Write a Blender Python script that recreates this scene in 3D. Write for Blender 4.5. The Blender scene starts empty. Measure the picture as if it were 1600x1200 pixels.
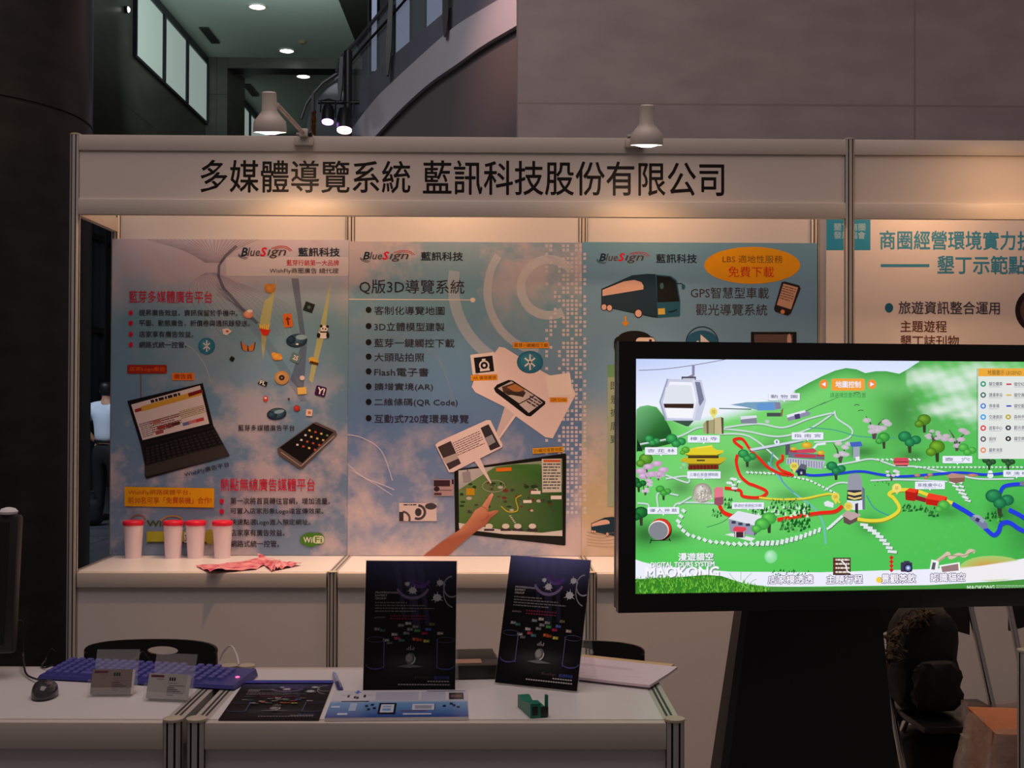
import bpy, bmesh, math, random
import numpy as np
from mathutils import Vector, Matrix
from mathutils.geometry import tessellate_polygon
random.seed(7)
SC = bpy.context.scene
COL = SC.collection
PI = math.pi

# ------------------------------------------------------------------ camera
F_PX, PITCH, YAW, ROLL = 1877.55, 0.0111, 0.0122, 0.0038
EYE = Vector((1.6174, -4.6072, 1.4712))

def cam_axes(d):
    c, s = math.cos(YAW), math.sin(YAW)
    x1, y1, z1 = c*d[0]-s*d[1], s*d[0]+c*d[1], d[2]
    c, s = math.cos(PITCH), math.sin(PITCH)
    y2, z2 = c*y1+s*z1, -s*y1+c*z1
    c, s = math.cos(ROLL), math.sin(ROLL)
    return (c*x1+s*z2, -s*x1+c*z2, y2)          # right, up, forward
_b = [cam_axes(e) for e in ((1,0,0),(0,1,0),(0,0,1))]
RIGHT = Vector([b[0] for b in _b]); UP = Vector([b[1] for b in _b]); FWD = Vector([b[2] for b in _b])
cam = bpy.data.cameras.new('camera'); cam.sensor_width = 36.0; cam.lens = F_PX/1600*36.0
cam.clip_start = 0.05; cam.clip_end = 200
camo = bpy.data.objects.new('camera', cam); COL.objects.link(camo)
camo.matrix_world = Matrix(((RIGHT.x,UP.x,-FWD.x,EYE.x),(RIGHT.y,UP.y,-FWD.y,EYE.y),(RIGHT.z,UP.z,-FWD.z,EYE.z),(0,0,0,1)))
SC.camera = camo

# ------------------------------------------------------------------ world, hall and added fill lights, exposure
SC.view_settings.view_transform = 'Standard'; SC.view_settings.look = 'None'
SC.view_settings.gamma = 1.0; SC.view_settings.exposure = 0.0
SC.view_settings.use_curve_mapping = False
w = bpy.data.worlds.new('hall_ambient'); SC.world = w; w.use_nodes = True
w.node_tree.nodes['Background'].inputs[0].default_value = (1.0, 0.80, 0.76, 1)
w.node_tree.nodes['Background'].inputs[1].default_value = 0.085

def lamp(name, kind, loc, power, color, aim=None, **kw):
    l = bpy.data.lights.new(name, kind); l.energy = power; l.color = color
    for k, v in kw.items(): setattr(l, k, v)
    o = bpy.data.objects.new(name, l); COL.objects.link(o); o.location = loc
    if aim is not None:
        o.rotation_euler = (Vector(aim)-Vector(loc)).to_track_quat('-Z', 'Y').to_euler()
    return o
lamp('hall_ceiling_light', 'AREA', (1.2, -2.6, 6.5), 135, (1.0, 0.80, 0.77), aim=(1.2, -2.0, 0), size=5.0)
lamp('ceiling_fill_light', 'AREA', (-2.2, 15.5, 8.0), 90, (0.80, 1.0, 0.94), aim=(-2.8, 19.5, 8.9), size=3.0)  # added fill, aimed up to brighten the far ceiling
lamp('person_fill_light', 'AREA', (-3.9, 7.6, 3.4), 55, (0.72, 0.85, 1.0), aim=(-3.0, 9.4, 0.9), size=1.2)  # added fill that brightens the person in the gap
lamp('stair_spotlight', 'SPOT', (1.2, 4.3, 6.3), 250, (1.0, 0.52, 0.46), aim=(1.72, 5.85, 5.15), spot_size=0.62, spot_blend=1.0, shadow_soft_size=0.05)
lamp('stair_fill_light', 'AREA', (-0.6, 4.0, 6.8), 42, (0.92, 0.93, 1.0), aim=(0.9, 7.0, 4.2), size=1.5)  # added fill over the stairs, not a fixture of the hall
WARM = (1.0, 0.54, 0.26)

# ------------------------------------------------------------------ pixel -> place
def ray(px, py):
    return FWD + RIGHT*((px-800)/F_PX) - UP*((py-600)/F_PX)
def P(px, py, Y=None, Z=None, X=None, D=None):
    r = ray(px, py)
    if Y is not None: t = (Y-EYE.y)/r.y
    elif Z is not None: t = (Z-EYE.z)/r.z
    elif X is not None: t = (X-EYE.x)/r.x
    else: t = D/r.y
    return EYE + r*t
def C(r, g, b):
    f = lambda c: (c/255/12.92) if c/255 <= 0.04045 else ((c/255+0.055)/1.055)**2.4
    return (f(r), f(g), f(b))

# ------------------------------------------------------------------ materials
def mat(name, col, rough=0.5, metal=0.0, noise=0.0, nscale=20.0, bump=0.0, spec=0.5, emit=None, estr=0.0, trans=0.0, alpha=1.0):
    m = bpy.data.materials.new(name); m.use_nodes = True
    nt = m.node_tree; b = nt.nodes['Principled BSDF']
    b.inputs['Base Color'].default_value = (*col, 1); b.inputs['Roughness'].default_value = rough
    b.inputs['Metallic'].default_value = metal; b.inputs['Specular IOR Level'].default_value = spec
    b.inputs['Transmission Weight'].default_value = trans; b.inputs['Alpha'].default_value = alpha
    if emit: b.inputs['Emission Color'].default_value = (*emit, 1); b.inputs['Emission Strength'].default_value = estr
    if noise or bump:
        tc = nt.nodes.new('ShaderNodeTexCoord'); n = nt.nodes.new('ShaderNodeTexNoise')
        n.inputs['Scale'].default_value = nscale; n.inputs['Detail'].default_value = 5
        nt.links.new(tc.outputs['Object'], n.inputs['Vector'])
        if noise:
            mx = nt.nodes.new('ShaderNodeMix'); mx.data_type = 'RGBA'
            mx.inputs['A'].default_value = (*[c*(1-noise) for c in col], 1); mx.inputs['B'].default_value = (*[min(1, c*(1+noise)) for c in col], 1)
            nt.links.new(n.outputs['Fac'], mx.inputs['Factor']); nt.links.new(mx.outputs['Result'], b.inputs['Base Color'])
        if bump:
            bp = nt.nodes.new('ShaderNodeBump'); bp.inputs['Strength'].default_value = bump; bp.inputs['Distance'].default_value = 0.01
            nt.links.new(n.outputs['Fac'], bp.inputs['Height']); nt.links.new(bp.outputs['Normal'], b.inputs['Normal'])
    return m
def ramp_node(nt, stops):
    r = nt.nodes.new('ShaderNodeValToRGB'); e = r.color_ramp.elements
    while len(e) < len(stops): e.new(0.5)
    for el, (p, c) in zip(e, stops):
        el.position = p; el.color = (*c, 1) if len(c) == 3 else c
    return r
def sky_print(name, height, stops, cloud, cmask, scale=3.0, lo=0.48, hi=0.62, seed=0.0):
    """printed sky and clouds: colour by height on the sheet, mixed with cloud noise"""
    m = bpy.data.materials.new(name); m.use_nodes = True; nt = m.node_tree; b = nt.nodes['Principled BSDF']
    b.inputs['Roughness'].default_value = 0.45; b.inputs['Specular IOR Level'].default_value = 0.25
    tc = nt.nodes.new('ShaderNodeTexCoord'); sp = nt.nodes.new('ShaderNodeSeparateXYZ'); nt.links.new(tc.outputs['Object'], sp.inputs[0])
    dv = nt.nodes.new('ShaderNodeMath'); dv.operation = 'DIVIDE'; dv.inputs[1].default_value = height; nt.links.new(sp.outputs['Z'], dv.inputs[0])
    r1 = ramp_node(nt, stops); nt.links.new(dv.outputs[0], r1.inputs[0])
    r2 = ramp_node(nt, [(p, (v, v, v)) for p, v in cmask]); nt.links.new(dv.outputs[0], r2.inputs[0])
    mp = nt.nodes.new('ShaderNodeMapping'); mp.inputs['Location'].default_value = (seed, seed, seed); nt.links.new(tc.outputs['Object'], mp.inputs[0])
    n = nt.nodes.new('ShaderNodeTexNoise'); n.inputs['Scale'].default_value = scale; n.inputs['Detail'].default_value = 7; n.inputs['Roughness'].default_value = 0.62
    nt.links.new(mp.outputs[0], n.inputs['Vector'])
    r3 = ramp_node(nt, [(lo, (0,0,0)), (hi, (1,1,1))]); nt.links.new(n.outputs['Fac'], r3.inputs[0])
    mu = nt.nodes.new('ShaderNodeMath'); mu.operation = 'MULTIPLY'; nt.links.new(r2.outputs[0], mu.inputs[0]); nt.links.new(r3.outputs[0], mu.inputs[1])
    mx = nt.nodes.new('ShaderNodeMix'); mx.data_type = 'RGBA'; nt.links.new(mu.outputs[0], mx.inputs['Factor'])
    nt.links.new(r1.outputs[0], mx.inputs['A']); mx.inputs['B'].default_value = (*cloud, 1)
    nt.links.new(mx.outputs['Result'], b.inputs['Base Color'])
    return m
def attr_mat(name, emission=None, alpha=False, rough=0.45, spec=0.25):
    m = bpy.data.materials.new(name); m.use_nodes = True; nt = m.node_tree; b = nt.nodes['Principled BSDF']
    at = nt.nodes.new('ShaderNodeAttribute'); at.attribute_name = 'ink'
    b.inputs['Roughness'].default_value = rough; b.inputs['Specular IOR Level'].default_value = spec
    if emission:
        b.inputs['Base Color'].default_value = (0.01, 0.01, 0.01, 1)
        nt.links.new(at.outputs['Color'], b.inputs['Emission Color']); b.inputs['Emission Strength'].default_value = emission
    else: nt.links.new(at.outputs['Color'], b.inputs['Base Color'])
    if alpha: nt.links.new(at.outputs['Alpha'], b.inputs['Alpha'])
    return m
def stone(name, c1, c2, scale, rough, joint=None, jw=1.0, jh=0.8, axis='XZ'):
    m = bpy.data.materials.new(name); m.use_nodes = True; nt = m.node_tree; b = nt.nodes['Principled BSDF']; b.inputs['Roughness'].default_value = rough
    tc = nt.nodes.new('ShaderNodeTexCoord'); n = nt.nodes.new('ShaderNodeTexNoise'); n.inputs['Scale'].default_value = scale; n.inputs['Detail'].default_value = 8
    mp = nt.nodes.new('ShaderNodeMapping'); mp.inputs['Scale'].default_value = (1, 1, 2.2)
    nt.links.new(tc.outputs['Object'], mp.inputs[0]); nt.links.new(mp.outputs[0], n.inputs['Vector'])
    r = ramp_node(nt, [(0.35, c1), (0.65, c2)]); nt.links.new(n.outputs['Fac'], r.inputs[0]); out = r.outputs[0]
    if joint:
        sp = nt.nodes.new('ShaderNodeSeparateXYZ'); nt.links.new(tc.outputs['Object'], sp.inputs[0])
        cb = nt.nodes.new('ShaderNodeCombineXYZ'); nt.links.new(sp.outputs[axis[0]], cb.inputs[0]); nt.links.new(sp.outputs[axis[1]], cb.inputs[1])
        br = nt.nodes.new('ShaderNodeTexBrick'); br.offset = 0.0; br.inputs['Scale'].default_value = 1.0
        br.inputs['Brick Width'].default_value = jw; br.inputs['Row Height'].default_value = jh; br.inputs['Mortar Size'].default_value = 0.008
        nt.links.new(cb.outputs[0], br.inputs['Vector'])
        mx = nt.nodes.new('ShaderNodeMix'); mx.data_type = 'RGBA'; nt.links.new(br.outputs['Fac'], mx.inputs['Factor'])
        nt.links.new(out, mx.inputs['A']); mx.inputs['B'].default_value = (*joint, 1); out = mx.outputs['Result']
    nt.links.new(out, b.inputs['Base Color'])
    return m
M = {}
M['panel'] = mat('white_laminate', (0.72, 0.70, 0.68), 0.55, noise=0.03, nscale=60)
M['top'] = mat('counter_laminate', (0.78, 0.76, 0.75), 0.35, noise=0.03, nscale=40)
M['alu'] = mat('brushed_aluminium', (0.58, 0.56, 0.52), 0.42, 0.35, noise=0.06, nscale=80)
M['groove'] = mat('aluminium_groove', (0.03, 0.028, 0.025), 0.6)
M['cap'] = mat('beige_plastic_cap', (0.55, 0.48, 0.36), 0.5, noise=0.04)
M['black'] = mat('black_plastic', (0.012, 0.012, 0.013), 0.42, noise=0.1, nscale=120)
M['blackgloss'] = mat('black_gloss_plastic', (0.008, 0.008, 0.009), 0.22, noise=0.1)
M['stand'] = mat('black_steel_stand', (0.006, 0.006, 0.007), 0.5, noise=0.1)
M['stand_side'] = mat('dark_grey_steel', (0.028, 0.028, 0.033), 0.45, noise=0.1)
M['chrome'] = mat('chrome_tube', (0.6, 0.58, 0.56), 0.22, 1.0, noise=0.03)
M['lampwhite'] = mat('cream_lamp_enamel', (0.62, 0.56, 0.50), 0.4, noise=0.03)
M['bulb'] = mat('lit_bulb', (1, 1, 1), 0.4, noise=0.01, emit=(1.0, 0.90, 0.80), estr=9.0)
M['purple'] = mat('lit_purple_lens', (1, 1, 1), 0.4, noise=0.01, emit=(0.62, 0.28, 1.0), estr=5.0)
M['pinklens'] = mat('lit_pink_lens', (1, 1, 1), 0.4, noise=0.01, emit=(1.0, 0.62, 0.58), estr=3.5)
M['downlight'] = mat('lit_downlight', (1, 1, 1), 0.4, noise=0.01, emit=(1.0, 0.97, 0.95), estr=6.0)
M['acrylic'] = mat('clear_acrylic', (0.9, 0.9, 0.9), 0.08, spec=0.6, alpha=0.11, noise=0.01)
M['paper'] = mat('white_paper', (0.80, 0.78, 0.80), 0.6, noise=0.02)
M['print'] = attr_mat('printed_ink'); M['print_a'] = attr_mat('printed_ink_translucent', alpha=True)
M['gloss'] = attr_mat('glossy_printed_ink', rough=0.35, spec=0.22)
M['satin'] = attr_mat('satin_printed_ink', rough=0.5, spec=0.06); M['screen'] = attr_mat('lit_screen', emission=1.0); M['screen_a'] = attr_mat('lit_screen_translucent', emission=1.0, alpha=True)

# ------------------------------------------------------------------ mesh building
class MB:
    def __init__(s): s.v = []; s.f = []; s.m = []
    def add(s, vs, fs, m=0):
        n = len(s.v); s.v += [Vector(v) for v in vs]
        for f in fs: s.f.append([i+n for i in f]); s.m.append(m)
        return s
    def box(s, lo, hi, m=0, mtx=None):
        x0,y0,z0 = lo; x1,y1,z1 = hi
        vs = [Vector(p) for p in ((x0,y0,z0),(x1,y0,z0),(x1,y1,z0),(x0,y1,z0),(x0,y0,z1),(x1,y0,z1),(x1,y1,z1),(x0,y1,z1))]
        if mtx: vs = [mtx @ v for v in vs]
        return s.add(vs, [(0,3,2,1),(4,5,6,7),(0,1,5,4),(1,2,6,5),(2,3,7,6),(3,0,4,7)], m)
    def bm(s, bm, m=0, mtx=None):
        bm.verts.index_update()
        s.add([(mtx @ v.co) if mtx else v.co.copy() for v in bm.verts], [[v.index for v in f.verts] for f in bm.faces], m); bm.free(); return s
    def rbox(s, lo, hi, r=0.005, m=0, mtx=None, seg=2):
        bm = bmesh.new(); bmesh.ops.create_cube(bm, size=1.0)
        for v in bm.verts: v.co = Vector([(lo[i]+hi[i])/2 + v.co[i]*(hi[i]-lo[i]) for i in range(3)])
        bmesh.ops.bevel(bm, geom=bm.edges[:], offset=r, segments=seg, affect='EDGES', profile=0.5, clamp_overlap=True)
        return s.bm(bm, m, mtx)
    def hexa(s, bot, top, m=0):        # 4 bottom corners, 4 top corners (ccw seen from above)
        return s.add(list(bot)+list(top), [(3,2,1,0),(4,5,6,7),(0,1,5,4),(1,2,6,5),(2,3,7,6),(3,0,4,7)], m)
    def tube(s, pts, r, n=10, m=0, cap=True):
        pts = [Vector(p) for p in pts]; rs = r if isinstance(r, (list, tuple)) else [r]*len(pts)
        up = None; rings = []
        for i, p in enumerate(pts):
            d = (pts[min(i+1, len(pts)-1)]-pts[max(i-1, 0)]).normalized()
            if up is None:
                up = d.orthogonal().normalized()
            up = (up - d*up.dot(d)).normalized(); sd = d.cross(up)
            rings.append([p+(up*math.cos(2*PI*k/n)+sd*math.sin(2*PI*k/n))*rs[i] for k in range(n)])
        vs = [v for ring in rings for v in ring]; fs = []
        for i in range(len(pts)-1):
            for k in range(n):
                a, b = i*n+k, i*n+(k+1) % n; fs.append((a, b, b+n, a+n))
        if cap: fs.append(tuple(range(n-1, -1, -1))); fs.append(tuple(range((len(pts)-1)*n, len(pts)*n)))
        return s.add(vs, fs, m)
    def lathe(s, prof, c=(0,0,0), n=32, m=0, mtx=None, close=True):
        vs = []; fs = []
        for (r, z) in prof:
            for k in range(n):
                a = 2*PI*k/n; v = Vector((r*math.cos(a), r*math.sin(a), z)); vs.append((mtx @ v if mtx else v)+Vector(c))
        for i in range(len(prof)-1):
            for k in range(n):
                a, b = i*n+k, i*n+(k+1) % n; fs.append((a, b, b+n, a+n))
        if close: fs.append(tuple(range(n-1, -1, -1))); fs.append(tuple(range((len(prof)-1)*n, len(prof)*n)))
        return s.add(vs, fs, m)
    def grid(s, fn, nu, nv, m=0):
        vs = [fn(i/nu, j/nv) for j in range(nv+1) for i in range(nu+1)]
        fs = [(j*(nu+1)+i, j*(nu+1)+i+1, (j+1)*(nu+1)+i+1, (j+1)*(nu+1)+i) for j in range(nv) for i in range(nu)]
        return s.add(vs, fs, m)
    def post(s, x, y, z0, z1, r=0.02):  # eight-grooved exhibition post
        ring = []; kinds = []
        for k in range(8):
            a = k*PI/4; h = math.radians(16.0)
            for ang, rr in ((a-h, r), (a, r), (a+h, r), (a+h+0.02, r*0.72), (a+PI/4-h-0.02, r*0.72)): ring.append((x+rr*math.cos(ang), y+rr*math.sin(ang)))
            kinds += [0, 0, 1, 1, 1]
        n = len(ring); vs = [(p[0], p[1], z0) for p in ring]+[(p[0], p[1], z1) for p in ring]
        for k in range(n):
            pass
        b = len(s.v); s.v += [Vector(v) for v in vs]
        for k in range(n):
            s.f.append([b+k, b+(k+1) % n, b+n+(k+1) % n, b+n+k]); s.m.append(kinds[k])
        s.f.append([b+n+k for k in range(n)]); s.m.append(0)
        return s
    def build(s, name, mats, parent=None, loc=None, rotz=0.0, world=False, smooth=True, solid=0.0):
        """local mesh placed at loc/rotz, or (world=True) world coordinates moved into the object's own frame"""
        me = bpy.data.meshes.new(name); me.from_pydata([tuple(v) for v in s.v], [], s.f)
        for mm in (mats if isinstance(mats, (list, tuple)) else [mats]): me.materials.append(mm)
        for p, k in zip(me.polygons, s.m): p.material_index = k
        bm = bmesh.new(); bm.from_mesh(me)
        if solid:                        # give an open sheet its thickness
            bmesh.ops.recalc_face_normals(bm, faces=bm.faces[:]); bm.normal_update(); bm.verts.index_update()
            src = list(bm.verts); fl = list(bm.faces); be = [e for e in bm.edges if len(e.link_faces) == 1]
            cp = [bm.verts.new(v.co-v.normal*solid) for v in src]
            for f in fl: bm.faces.new([cp[v.index] for v in reversed(f.verts)])
            for e in be: bm.faces.new([e.verts[0], e.verts[1], cp[e.verts[1].index], cp[e.verts[0].index]])
            bm.verts.index_update()
        bmesh.ops.recalc_face_normals(bm, faces=bm.faces[:]); bm.to_mesh(me); bm.free()
        if smooth:
            for p in me.polygons: p.use_smooth = True
            me.set_sharp_from_angle(angle=math.radians(38))
        o = bpy.data.objects.new(name, me); COL.objects.link(o)
        place(o, parent, loc, rotz, world)
        return o
def place(o, parent, loc, rotz, world):
    me = o.data
    if parent is not None:
        o.parent = parent
        if world:
            mw = Matrix.Translation(parent['_l']) @ Matrix.Rotation(parent['_r'], 4, 'Z') if '_l' in parent else Matrix.Translation(parent.location) @ Matrix.Rotation(parent.rotation_euler.z, 4, 'Z')
            me.transform(mw.inverted())
        elif loc is not None: o.location = loc; o.rotation_euler = (0, 0, rotz)
    else:
        if world:
            if loc is None:
                xs = [v.co for v in me.vertices]
                loc = (sum(min(x[i] for x in xs)+max(x[i] for x in xs) for i in (0,))/2, (min(x[1] for x in xs)+max(x[1] for x in xs))/2, min(x[2] for x in xs))
            me.transform(Matrix.Translation(-Vector(loc))); o.location = loc
        elif loc is not None: o.location = loc; o.rotation_euler = (0, 0, rotz)
def tag(o, label, cat, group=None):
    o['label'] = label; o['category'] = cat
    if group: o['group'] = group
    return o
def struct(o):
    o['kind'] = 'structure'; return o
def thing(name, label, cat, loc=(0,0,0), rotz=0.0, group=None):
    o = bpy.data.objects.new(name, None); COL.objects.link(o); o.location = loc; o.rotation_euler = (0, 0, rotz); o.empty_display_size = 0.1
    return tag(o, label, cat, group)
def dup(root, loc, rotz, label):
    r = root.copy(); COL.objects.link(r); r.location = loc; r.rotation_euler = (0, 0, rotz); r['label'] = label
    for ch in list(root.children):
        c = ch.copy(); COL.objects.link(c); c.parent = r
        for g in list(ch.children):
            d = g.copy(); COL.objects.link(d); d.parent = c
    return r

# ------------------------------------------------------------------ printing on flat sheets and screens
_tc = {}
def glyphs(body, bold, shear):
    k = (body, shear)
    if k not in _tc:
        c = bpy.data.curves.new('t', 'FONT'); c.body = body; c.resolution_u = 2; c.shear = shear
        o = bpy.data.objects.new('t', c); COL.objects.link(o); bpy.context.view_layer.update()
        me = o.evaluated_get(bpy.context.evaluated_depsgraph_get()).to_mesh()
        vs = [(v.co.x, v.co.y) for v in me.vertices]; fs = [list(p.vertices) for p in me.polygons]
        bpy.data.objects.remove(o); bpy.data.curves.remove(c)
        _tc[k] = (vs, fs)
    return _tc[k]
def copies(bold):              # heavier strokes: the same glyphs again, shifted a little
    nd = 1 if bold <= 0 else (3 if bold < 0.02 else 6)
    return [(bold*math.cos(2*PI*q/nd+0.5), bold*math.sin(2*PI*q/nd+0.5)) for q in range(nd)] if nd > 1 else [(0.0, 0.0)]
class Print:
    STEP = 0.000012
    def __init__(s, O, U, V, base=0.0003):
        s.O = Vector(O); s.U = Vector(U).normalized(); s.V = Vector(V).normalized(); s.N = s.U.cross(s.V)
        if s.N.dot(EYE-s.O) < 0: s.N = -s.N
        s.v = []; s.f = []; s.c = []; s.k = []; s.lay = 0; s.base = base; s.fr = (0, 0, 1.0)
    def uv(s, x, y):
        x0, y0, sc = s.fr; r = ray(x0+x/sc, y0+y/sc)
        t = (s.O-EYE).dot(s.N)/r.dot(s.N); p = EYE+r*t-s.O
        return (p.dot(s.U), p.dot(s.V))
    def raw(s, uvs, faces, cols, alpha=1.0, step=True):
        if step: s.lay += 1
        b = len(s.v); h = s.base+s.lay*s.STEP
        s.v += [s.O+s.U*u+s.V*v+s.N*h for u, v in uvs]
        if not isinstance(cols, list): cols = [cols]*len(uvs)
        s.c += [(*c, alpha) for c in cols]
        for f in faces: s.f.append([i+b for i in f]); s.k.append(1 if alpha < 1 else 0)
    def poly(s, pts, col, alpha=1.0, step=True):
        uvs = [s.uv(*p) for p in pts]
        if len(uvs) <= 4 and not isinstance(col, list): fs = [tuple(range(len(uvs)))] if len(uvs) == 3 else None
        else: fs = None
        if fs is None: fs = [tuple(t) for t in tessellate_polygon([[Vector((u, v, 0)) for u, v in uvs]])]
        s.raw(uvs, fs, col, alpha, step)
    def rect(s, x0, y0, x1, y1, col, rot=0.0, alpha=1.0, step=True):
        cx, cy = (x0+x1)/2, (y0+y1)/2; c, sn = math.cos(rot), math.sin(rot)
        s.poly([(cx+c*(x-cx)-sn*(y-cy), cy+sn*(x-cx)+c*(y-cy)) for x, y in ((x0,y0),(x1,y0),(x1,y1),(x0,y1))], col, alpha, step)
    def rrect(s, x0, y0, x1, y1, r, col, rot=0.0, alpha=1.0):
        cx, cy = (x0+x1)/2, (y0+y1)/2; c, sn = math.cos(rot), math.sin(rot); pts = []
        for (ax, ay, a0) in ((x1-r, y0+r, -90), (x1-r, y1-r, 0), (x0+r, y1-r, 90), (x0+r, y0+r, 180)):
            for k in range(4):
                a = math.radians(a0+30*k); pts.append((ax+r*math.cos(a), ay+r*math.sin(a)))
        s.poly([(cx+c*(x-cx)-sn*(y-cy), cy+sn*(x-cx)+c*(y-cy)) for x, y in pts], col, alpha)
    def ell(s, cx, cy, rx, ry, col, edge=None, rot=0.0, n=20, alpha=1.0, hx=-0.3, hy=-0.35):
        c, sn = math.cos(rot), math.sin(rot)
        pts = [(cx+rx*math.cos(2*PI*k/n)*c-ry*math.sin(2*PI*k/n)*sn, cy+rx*math.cos(2*PI*k/n)*sn+ry*math.sin(2*PI*k/n)*c) for k in range(n)]
        if edge is None: s.poly(pts, col, alpha); return
        pts.append((cx+hx*rx, cy+hy*ry))
        s.raw([s.uv(*p) for p in pts], [(k, (k+1) % n, n) for k in range(n)], [edge]*n+[col], alpha)
    def line(s, pts, wd, col, alpha=1.0, closed=False):
        q = [np.array(p, float) for p in pts]; n = len(q); L = []; R = []
        for i in range(n):
            a = q[i-1] if (i > 0 or closed) else q[i]; b = q[(i+1) % n] if (i < n-1 or closed) else q[i]
            d = b-a; d = d/(np.hypot(*d)+1e-9); nn = np.array((-d[1], d[0])); ww = (wd[i] if isinstance(wd, list) else wd)/2
            L.append(tuple(q[i]+nn*ww)); R.append(tuple(q[i]-nn*ww))
        uvs = [s.uv(*p) for p in L+R]; m = n if closed else n-1
        s.raw(uvs, [(i, (i+1) % n, n+(i+1) % n, n+i) for i in range(m)], col, alpha)
    def curve(s, pts, wd, col, alpha=1.0, n=6):
        q = [np.array(p, float) for p in pts]; out = []
        for i in range(len(q)-1):
            p0 = q[max(i-1, 0)]; p1 = q[i]; p2 = q[i+1]; p3 = q[min(i+2, len(q)-1)]
            for k in range(n):
                t = k/n; out.append(tuple(0.5*((2*p1)+(-p0+p2)*t+(2*p0-5*p1+4*p2-p3)*t*t+(-p0+3*p1-3*p2+p3)*t**3)))
        out.append(tuple(q[-1])); s.line(out, wd, col, alpha); return out
    def arc(s, cx, cy, r, a0, a1, wd, col, alpha=1.0, n=40, ry=None):
        ry = ry or r
        s.line([(cx+r*math.cos(math.radians(a0+(a1-a0)*k/n)), cy+ry*math.sin(math.radians(a0+(a1-a0)*k/n))) for k in range(n+1)], wd, col, alpha)
    def text(s, body, x0, y0, x1, y1, col, bold=0.0, shear=0.0, rot=0.0, alpha=1.0):
        vs, fs = glyphs(body, bold, shear)
        gx0, gx1 = min(v[0] for v in vs), max(v[0] for v in vs); gy0, gy1 = min(v[1] for v in vs), max(v[1] for v in vs)
        c, sn = math.cos(rot), math.sin(rot); hw, hh = (x1-x0)/2, (y1-y0)/2; cx, cy = (x0+x1)/2, (y0+y1)/2
        o = np.array(s.uv(cx, cy)); ex = (np.array(s.uv(cx+hw*c, cy+hw*sn))-o); ey = (np.array(s.uv(cx+hh*sn, cy-hh*c))-o)
        if abs(rot) < 1e-6:
            ex = np.array((np.hypot(*ex), 0.0)); ey = np.array((0.0, np.hypot(*ey)))
        for dx, dy in copies(bold):
            uvs = [tuple(o+ex*((v[0]+dx-gx0)/(gx1-gx0)*2-1)+ey*((v[1]+dy-gy0)/(gy1-gy0)*2-1)) for v in vs]
            s.raw(uvs, fs, col, alpha)
    def dashes(s, x0, y0, x1, y1, rows, col, rot=0.0, fill=0.5, alpha=1.0):   # lettering too small to read
        cx, cy = (x0+x1)/2, (y0+y1)/2; c, sn = math.cos(rot), math.sin(rot); rh = (y1-y0)/rows; uvs = []; fs = []
        for k in range(rows):
            x = x0; ya = y0+k*rh; yb = ya+rh*fill; end = x1-(random.random()*0.3*(x1-x0) if k % 3 == 2 else 0)
            while x < end-rh*0.3:
                xe = min(x+rh*random.uniform(0.5, 2.0), end); n = len(uvs)
                uvs += [s.uv(cx+c*(a-cx)-sn*(b-cy), cy+sn*(a-cx)+c*(b-cy)) for a, b in ((x,ya),(xe,ya),(xe,yb),(x,yb))]; fs.append((n,n+1,n+2,n+3)); x = xe+rh*0.25
        s.raw(uvs, fs, col, alpha)
    def build(s, name, sheet, sheet_mats, ink=None, ink_a=None, parent=None):
        """sheet: MB in world coordinates (the board or glass); printed faces are joined into the same mesh"""
        nm = len(sheet_mats); nv = len(sheet.v)
        me = bpy.data.meshes.new(name)
        me.from_pydata([tuple(v) for v in sheet.v]+[tuple(v) for v in s.v], [], sheet.f+[[i+nv for i in f] for f in s.f])
        for mm in list(sheet_mats)+[ink or M['print'], ink_a or M['print_a']]: me.materials.append(mm)
        mi = sheet.m+[nm+k for k in s.k]
        for p, k in zip(me.polygons, mi): p.material_index = k
        at = me.color_attributes.new('ink', 'FLOAT_COLOR', 'POINT')
        at.data.foreach_set('color', [x for c in ([(1,1,1,1)]*nv+s.c) for x in c])
        o = bpy.data.objects.new(name, me); COL.objects.link(o)
        place(o, parent, tuple(s.O) if parent is None else None, 0, True)
        return o
# ================================================================== THE SETTING
M['floor'] = stone('grey_floor_tile', C(88,90,98), C(104,104,110), 3.0, 0.25, joint=C(60,60,64), jw=0.8, jh=0.8, axis='XY')
M['marble'] = stone('pinkish_grey_marble', C(190,177,180), C(206,195,197), 2.2, 0.42, joint=C(178,162,162), jw=3.0, jh=0.92)
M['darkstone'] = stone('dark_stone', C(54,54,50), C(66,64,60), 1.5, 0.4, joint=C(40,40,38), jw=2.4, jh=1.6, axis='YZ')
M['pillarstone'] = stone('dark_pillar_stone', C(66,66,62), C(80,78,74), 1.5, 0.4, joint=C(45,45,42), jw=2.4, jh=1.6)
M['columnstone'] = stone('black_granite', C(34,34,31), C(46,45,41), 6.0, 0.32)
M['ceil'] = mat('pale_ceiling_board', C(176,186,178), 0.8, noise=0.04, nscale=2)
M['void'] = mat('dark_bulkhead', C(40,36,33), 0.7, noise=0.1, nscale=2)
M['blind'] = mat('daylit_blind', C(150,160,155), 0.8, noise=0.02, nscale=6, emit=C(148,164,158), estr=0.66)
M['mullion'] = mat('dark_window_frame', C(38,38,46), 0.35, 0.6, noise=0.05)
M['darkglass'] = mat('dark_blue_glazing', C(52,64,76), 0.15, noise=0.2, nscale=1.2)
M['spandrel'] = mat('grey_stair_wall', C(112,104,104), 0.7, noise=0.05, nscale=3)
M['stringer'] = mat('painted_stair_stringer', C(206,202,208), 0.55, noise=0.03, nscale=3)
M['steel'] = mat('dark_railing_steel', C(40,38,38), 0.4, 0.1, noise=0.08)
M['glass'] = mat('painted_reflection_glass', C(150,158,165), 0.06, noise=0.15, nscale=0.8, alpha=0.32)  # grey body colour stands in for reflections in the glass

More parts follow.
